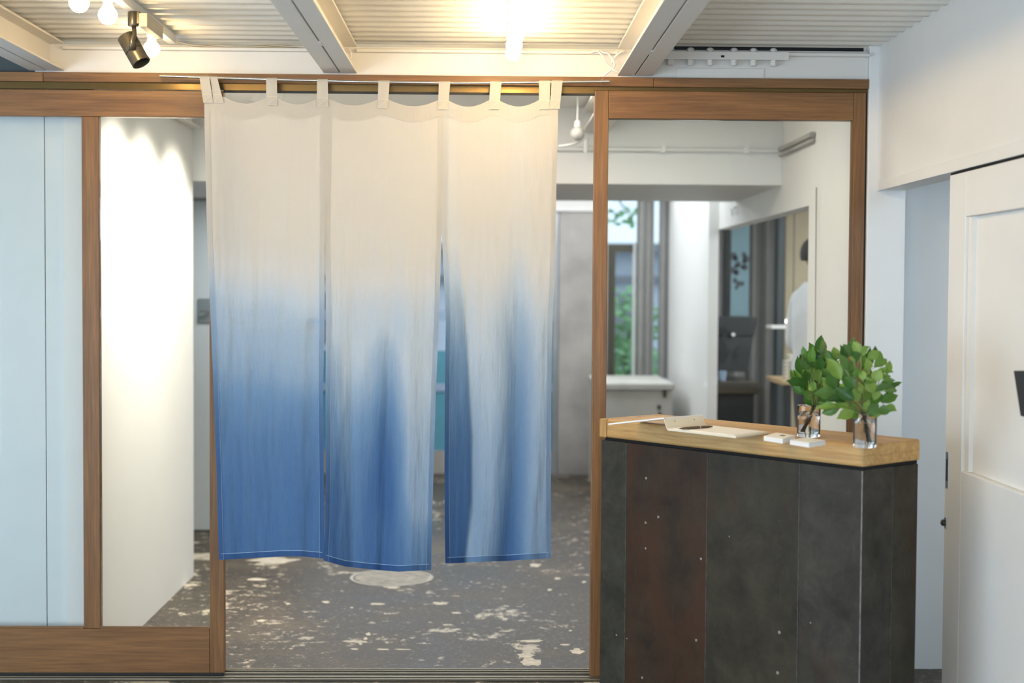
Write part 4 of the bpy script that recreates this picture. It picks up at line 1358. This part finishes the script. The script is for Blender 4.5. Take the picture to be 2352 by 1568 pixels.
# tumblers with water
def tumbler(c, R, Hh, fill, label):
    t = empty('tumbler', tuple(c), label, 'vase', 'glass vases on the counter')
    b_ = .011
    z = .0008
    MB().lathe([(0, z), (R * .93, z), (R * .97, z + .003), (R, z + Hh - .001), (R - .0012, z + Hh), (R - .002, z + Hh - .001), (R * .97 - .0022, z + b_ + .004), (R * .93 - .004, z + b_), (0, z + b_)], c, (0, 0, 1), 48).build('glass', M_TUMB, t, smooth=True)
    MB().lathe([(0, b_ + z + .0004), (R * .93 - .0045, b_ + z + .0004), (R * .97 - .0026, b_ + z + .005), (R - .0024, z + fill - .0005), (R - .0024, z + fill), (0, z + fill)], c, (0, 0, 1), 48).build('water', M_WATER, t, smooth=True)
    return t


V1 = atz(1986, 1027, TZ)          # near vase
V2 = atz(1857, 1003, TZ)          # rear vase
k1_ = (V1 - CAM).length / FPX
k2_ = (V2 - CAM).length / FPX
tumbler(V1, 26.0 * k1_, 76 * k1_, 55 * k1_, 'clear glass tumbler of water nearest the counter corner')
tumbler(V2, 26.5 * k2_, 71 * k2_, 48 * k2_, 'clear glass tumbler of water behind the card boxes')

# leaves
LV, LF = [], []
nl, nw = 10, 4
for i in range(nl + 1):
    t = i / nl
    wd = interp([(0, .02), (.1, .34), (.2, .64), (.3, .86), (.4, .97), (.5, 1.0), (.6, .95), (.7, .80), (.8, .55), (.9, .25), (1, .012)], t)
    for j in range(nw + 1):
        s = (j / nw - .5) * 2
        LV.append((t, s * .5 * wd, .10 * abs(s) * wd - .16 * (t - .35) ** 2 + .02 * math.sin(t * 17) * abs(s)))
for i in range(nl):
    for j in range(nw):
        a_ = i * (nw + 1) + j
        LF.append((a_, a_ + 1, a_ + nw + 2, a_ + nw + 1))
LEAFME = {}
for nm, mt in (('l', M_LEAF), ('d', M_LEAFD)):
    me = bpy.data.meshes.new('leaf')
    me.from_pydata(LV, [], LF)
    me.polygons.foreach_set('use_smooth', [True] * len(LF))
    me.materials.append(mt)
    LEAFME[nm] = me


def leaf(parent, base, tip, wid, nrm_, kind):
    x = (tip - base) * 1.10
    l_ = x.length
    x.normalize()
    y = nrm_.cross(x).normalized()
    z = x.cross(y)
    o = bpy.data.objects.new('leaf', LEAFME[kind])
    mtx = Matrix((x * l_, y * wid, z * l_)).transposed().to_4x4()
    mtx.translation = base - wloc(parent)
    o.parent = parent
    o.matrix_local = mtx
    COL.objects.link(o)
    return o


def crop_px(x, y):      # coordinates measured on an enlarged detail of the photograph
    return 1780 + x / 5.228, 760 + y / 5.228


FRONT = [(1020, 270, 945, 135, 95), (1035, 290, 1120, 190, 95), (930, 300, 835, 170, 90), (1110, 335, 1245, 245, 100), (1190, 440, 1335, 335, 105), (1270, 455, 1405, 487, 90),
         (860, 480, 775, 290, 105), (870, 485, 930, 360, 105), (800, 590, 640, 340, 135), (725, 705, 650, 500, 115), (715, 690, 580, 570, 95), (745, 765, 495, 745, 130),
         (800, 905, 500, 920, 90), (790, 910, 575, 985, 105), (1000, 990, 830, 850, 120), (950, 960, 765, 1040, 115), (860, 835, 640, 820, 100), (960, 830, 740, 690, 125),
         (975, 690, 830, 560, 125), (1000, 850, 945, 700, 105), (1070, 850, 1130, 705, 95), (1185, 745, 1110, 570, 110), (1180, 610, 1265, 470, 115), (1200, 725, 1410, 650, 95),
         (1270, 620, 1430, 590, 75), (1270, 570, 1385, 540, 65), (1280, 860, 1462, 770, 115), (1220, 965, 1390, 945, 105), (1320, 900, 1447, 950, 90), (1105, 1000, 1240, 890, 120),
         (1110, 1005, 1265, 1000, 70), (1145, 870, 1285, 760, 110), (1310, 730, 1463, 703, 75), (1000, 570, 970, 450, 85), (1060, 600, 1050, 480, 75), (1080, 490, 1165, 420, 75),
         (960, 345, 900, 320, 50), (1010, 340, 950, 250, 75), (1130, 470, 1100, 340, 90), (1220, 560, 1330, 440, 80), (930, 560, 850, 500, 80), (1030, 760, 1010, 620, 85),
         (880, 900, 720, 880, 90), (1010, 1000, 900, 1030, 80), (1090, 960, 1120, 840, 80), (1190, 830, 1230, 680, 100), (1090, 640, 1180, 560, 80), (900, 740, 780, 640, 90)]
BACK = [(690, 330, 570, 235, 85), (700, 370, 775, 260, 95), (800, 300, 825, 220, 75), (545, 475, 500, 355, 85), (560, 480, 545, 315, 90), (575, 475, 600, 340, 80), (600, 460, 655, 335, 60),
        (415, 455, 290, 380, 105), (470, 450, 450, 365, 90), (550, 620, 415, 410, 135), (395, 650, 165, 600, 120), (400, 595, 365, 480, 85), (345, 755, 225, 670, 70), (475, 905, 380, 730, 135),
        (525, 790, 500, 640, 115), (455, 710, 395, 520, 100), (600, 570, 560, 470, 80), (650, 500, 620, 400, 90), (690, 480, 740, 350, 90), (640, 640, 580, 540, 100), (560, 830, 600, 700, 110),
        (440, 820, 330, 730, 100), (520, 900, 560, 780, 110), (600, 860, 660, 760, 100), (480, 620, 430, 560, 90), (660, 640, 700, 520, 90), (430, 560, 330, 470, 80), (500, 700, 410, 640, 100)]


def bouquet(V, leaves, label, kind_fn, stem_base, cen, rad, side, seed, twist):
    rnd = random.Random(seed)
    dep = (V - CAM).y
    bq = empty('leafy_branches', tuple(V + ez * .012), label, 'branches', 'branches in the glass vases')
    kk = (V - CAM).length / FPX

    def place(px, py, dy):
        return aty(px, py, V.y + dy)
    nodes = []
    for n_, (bx, by, tx_, ty_, w_) in enumerate(leaves):
        (x0, y0), (x1, y1) = crop_px(bx, by), crop_px(tx_, ty_)
        rr_ = min(1, math.hypot((x0 - cen[0]) / rad[0], (y0 - cen[1]) / rad[1]))
        d0 = -side * math.sqrt(max(0, 1 - rr_ ** 2)) * .085 + rnd.uniform(-.035, .045)
        p0_, p1_ = place(x0, y0, d0), place(x1, y1, d0 + rnd.uniform(-.03, .03))
        nn = (CAM - p0_).normalized() + Vector((rnd.uniform(-.55, .55), 0, rnd.uniform(-.1, .85)))
        leaf(bq, p0_, p1_, w_ * 1.0 / 5.228 * kk * 1.18, nn.normalized(), kind_fn(n_, rnd))
        nodes.append(p0_)
    # hidden leaves in the depth of the bunch
    for _ in range(52):
        an, q = rnd.uniform(0, 2 * PI), math.sqrt(rnd.random()) * .80
        x0, y0 = cen[0] + rad[0] * q * math.cos(an), cen[1] + rad[1] * q * math.sin(an)
        d0 = rnd.uniform(.0, .10)
        dx, dy = x0 - stem_base[0], y0 - stem_base[1]
        ln_ = math.hypot(dx, dy) + 1e-6
        L_ = rnd.uniform(26, 38)
        p0_ = place(x0, y0, d0)
        p1_ = place(x0 + dx / ln_ * L_ + rnd.uniform(-10, 10), y0 + dy / ln_ * L_ + rnd.uniform(-10, 10), d0 + rnd.uniform(-.02, .03))
        nn = (CAM - p0_).normalized() + Vector((rnd.uniform(-.7, .7), 0, rnd.uniform(-.2, .9)))
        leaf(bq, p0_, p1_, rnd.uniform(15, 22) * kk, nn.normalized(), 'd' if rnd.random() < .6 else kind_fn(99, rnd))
    # stems from the rim out to the leaves
    rim = place(*stem_base, 0)
    order = sorted(range(len(nodes)), key=lambda i: math.atan2((nodes[i] - rim).x, (nodes[i] - rim).z))
    ns = 9
    for s in range(ns):
        grp = [nodes[i] for i in order[s * len(order) // ns:(s + 1) * len(order) // ns]]
        if not grp:
            continue
        far = max(grp, key=lambda p: (p - rim).length)
        mid = lerp(rim, far, .5) + Vector((0, 0, .012))
        o = MB().tube([rim + Vector((rnd.uniform(-.006, .006), rnd.uniform(-.006, .006), -.004)), lerp(rim, mid, .5) + Vector((0, 0, .006)), mid, far], [.0022, .002, .0017, .0010], 6).build('stem', M_STEM, bq, smooth='full')
        for g_ in grp:
            if g_ is far:
                continue
            q = lerp(rim, far, .35 + .4 * min(1, (g_ - rim).length / max(.01, (far - rim).length)))
            MB().tube([lerp(rim, mid, .9) if (q - rim).length > (mid - rim).length else q, lerp(q, g_, .6) + Vector((0, 0, .004)), g_], [.0012, .0010, .0008], 5).build('twig', M_STEM, o, smooth='full')
    # bundle standing in the water
    foot = V + Vector(twist) + ez * .018
    for s in range(8):
        a_ = 2 * PI * s / 8
        o_ = Vector((math.cos(a_), math.sin(a_), 0)) * .0045
        MB().tube([foot + o_ * .9, lerp(foot, rim, .5) + Vector((-o_.y, o_.x, 0)) * .8, rim + o_ * 1.1], .0021, 6).build('stem_end', M_TWIG if s % 3 else M_STEM, bq, smooth='full')
    cn = lerp(foot, rim, .38)
    ax_ = (rim - foot).normalized()
    u_ = ax_.orthogonal().normalized()
    w__ = ax_.cross(u_)
    for h in range(3):
        MB().tube([cn + ax_ * (.004 * h + .0015 * math.sin(q * 2 + h)) + (u_ * math.cos(q) + w__ * math.sin(q)) * .0078 for q in [2 * PI * i / 16 for i in range(17)]], .0007, 5).build('tie', M_STRAW, bq)
    return bq


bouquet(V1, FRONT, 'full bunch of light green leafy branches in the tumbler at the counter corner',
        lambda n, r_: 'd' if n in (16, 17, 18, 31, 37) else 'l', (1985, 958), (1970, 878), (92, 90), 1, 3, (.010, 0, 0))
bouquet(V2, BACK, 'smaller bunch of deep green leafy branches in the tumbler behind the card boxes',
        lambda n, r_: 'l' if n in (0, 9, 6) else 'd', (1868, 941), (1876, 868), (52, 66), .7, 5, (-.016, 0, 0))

# ------------------------------------------------------------------ lights under the ceiling
RZ = 2.508
r1 = empty('lighting_track', (-1.215, -2, RZ), 'white lighting track with bare bulbs at the upper left', 'track')
X1 = -1.215
MB().box(X1 - .016, X1 + .016, -6.5, -.17, RZ - .034, RZ - .0005).build('rail', M_PAINTG, r1, bevel=.002)
MB().box(X1 - .019, X1 - .0165, -6.5, -.60, RZ - .030, RZ - .006).build('rail_slot', M_GREYM, r1)
r2_ = empty('lighting_track', (0.1, -2, RZ), 'white lighting track with a close row of bare bulbs over the curtain', 'track')
X2 = 0.092
MB().box(X2 - .016, X2 + .016, -6.5, -.30, RZ - .030, RZ - .0005).build('rail', M_PAINTG, r2_, bevel=.002)


def bulb(x, y, zc, label, group):
    t = empty('light_bulb', (x, y, zc + .085), label, 'light bulb', group)
    R_ = .030
    pr = []
    for i in range(17):
        a_ = PI - PI * .80 * i / 16
        pr.append((R_ * math.sin(a_), R_ * math.cos(a_)))
    pr += [(.0155, .032), (.0135, .040), (0, .040)]
    MB().lathe(pr, (x, y, zc), (0, 0, 1), 24).build('globe', M_BULB, t, smooth='full')
    MB().lathe([(0, .041), (.0135, .041), (.017, .046), (.019, .052), (.019, RZ - .034 - zc - .001), (0, RZ - .034 - zc - .001)], (x, y, zc), (0, 0, 1), 20).build('socket', M_PAINTG, t, smooth=True)
    return t


for i, (y, dx, lab) in enumerate(((-.374, -.03, 'lit bare bulb right beside the black spotlight head'), (-1.018, -.022, 'lit bare bulb above and left of the black spotlight'), (-1.22, -.058, 'lit bare bulb cut by the top edge at the upper left'))):
    bulb(X1 + dx, y, 2.42, lab, 'bulbs on the left track')
for y in (-1.9, -2.5, -3.1, -3.8, -4.6):
    bulb(X1 - .03, y, 2.42, 'lit bare bulb farther along the left track, above the top of the view', 'bulbs on the left track')
yy = -.352
for i in range(13):
    lab = ['lit bare bulb hanging lowest in the row over the curtain', 'second lit bulb from the curtain in the close row', 'third lit bulb from the curtain in the close row', 'fourth lit bulb from the curtain in the close row', 'fifth lit bulb from the curtain in the close row', 'lit bulb of the close row touching the top edge of the view'][i] if i < 6 else 'lit bare bulb in the close row, above the top of the view'
    bulb(X2 + .006, yy, 2.42, lab, 'bulbs on the track over the curtain')
    yy -= .17 if i < 6 else .45

# black track spotlight
SY = -.80
ts = empty('track_spotlight', (X1 - .035, SY, 2.46), 'black cylindrical track spotlight tilted down to the right', 'spotlight')
ca_ = aty(306, 43, SY)
MB().lathe([(0, 0), (.0165, 0), (.0185, .004), (.0185, .045), (.015, .050), (0, .050)], (ca_.x, SY, ca_.z - .026), (0, 0, 1), 24).build('adapter', M_GREYM, ts, smooth=True)
MB().box(ca_.x + .014, ca_.x + .024, SY - .014, SY + .014, ca_.z - .020, ca_.z + .024).build('adapter_plate', M_GREYM, ts, bevel=.002)
MB().box(ca_.x + .024, ca_.x + .052, SY - .02, SY + .22, ca_.z - .030, ca_.z + .016).build('driver_box', plain('sand_box', (.50, .42, .28), .4), ts, bevel=.002)
h0, h1 = aty(286, 93, SY), aty(329, 136, SY)
hc = (h0 + h1) / 2
axd = Vector((.50, -.18, -.83)).normalized()
hl = .110
HR = .031
MB().lathe([(0, 0), (HR, 0), (HR + .0012, .003), (HR + .0012, hl * .55)], hc - axd * hl * .5, axd, 32).build('head', M_GREYM, ts, smooth=True)
MB().lathe([(HR - .001, hl * .55), (HR - .001, hl * .57)], hc - axd * hl * .5, axd, 32).build('groove', M_RUB, ts)
MB().lathe([(HR + .0012, hl * .57), (HR + .0012, hl), (HR - .002, hl), (HR - .004, hl * .8), (0, hl * .8)], hc - axd * hl * .5, axd, 32).build('snoot', M_GREYM, ts, smooth=True)
arm_t = Vector((ca_.x + .004, SY, ca_.z - .026))
sidev = Vector((0.0, -1, 0))
MB().tube([arm_t + Vector((0, -.008, 0)), arm_t + Vector((.006, -.024, -.03)), hc + sidev * (HR + .004) + Vector((.002, 0, .024)), hc + sidev * (HR + .003) + Vector((.004, 0, -.004))], [.008, .0075, .010, .012], 10).build('yoke', M_GREYM, ts, smooth='full')

# cables on the girder
for i, (pts_, lab) in enumerate((
        ([(405, 95), (440, 104), (520, 110), (600, 107), (700, 112)], 'cream cable lying on the girder from the track end'),
        ([(430, 108), (500, 104), (560, 108), (640, 104), (705, 110)], 'thin cream cable crossing behind the track end'),
        ([(470, 110), (540, 112), (620, 110), (660, 108), (708, 113)], 'lowest cream cable resting on the left girder'))):
    tag(MB().tube([aty(x, y, -.05 + .012 * i) for x, y in pts_], .0045, 8).build('cable', M_CABLE, smooth='full'), lab, 'cable', 'cables on the girder')
for i, (pts_, lab) in enumerate((
        ([(1354, 121), (1372, 116), (1384, 128), (1392, 146), (1408, 160), (1424, 168)], 'white cable loop hanging below the girder end'),
        ([(1378, 118), (1396, 122), (1408, 136), (1412, 150), (1404, 160), (1384, 176)], 'white cable dropping to the curtain rod hook'),
        ([(1404, 146), (1412, 130), (1424, 120), (1438, 116)], 'short white cable looping up behind the right beam'),
        ([(797, 110), (806, 122), (807, 132), (800, 131), (796, 120)], 'small cable loop at the end of the middle beam'))):
    tag(MB().tube([aty(x, y, -.09 + .004 * i) for x, y in pts_], .0042, 8).build('cable', M_PAINTG, smooth='full'), lab, 'cable', 'cables on the girder')
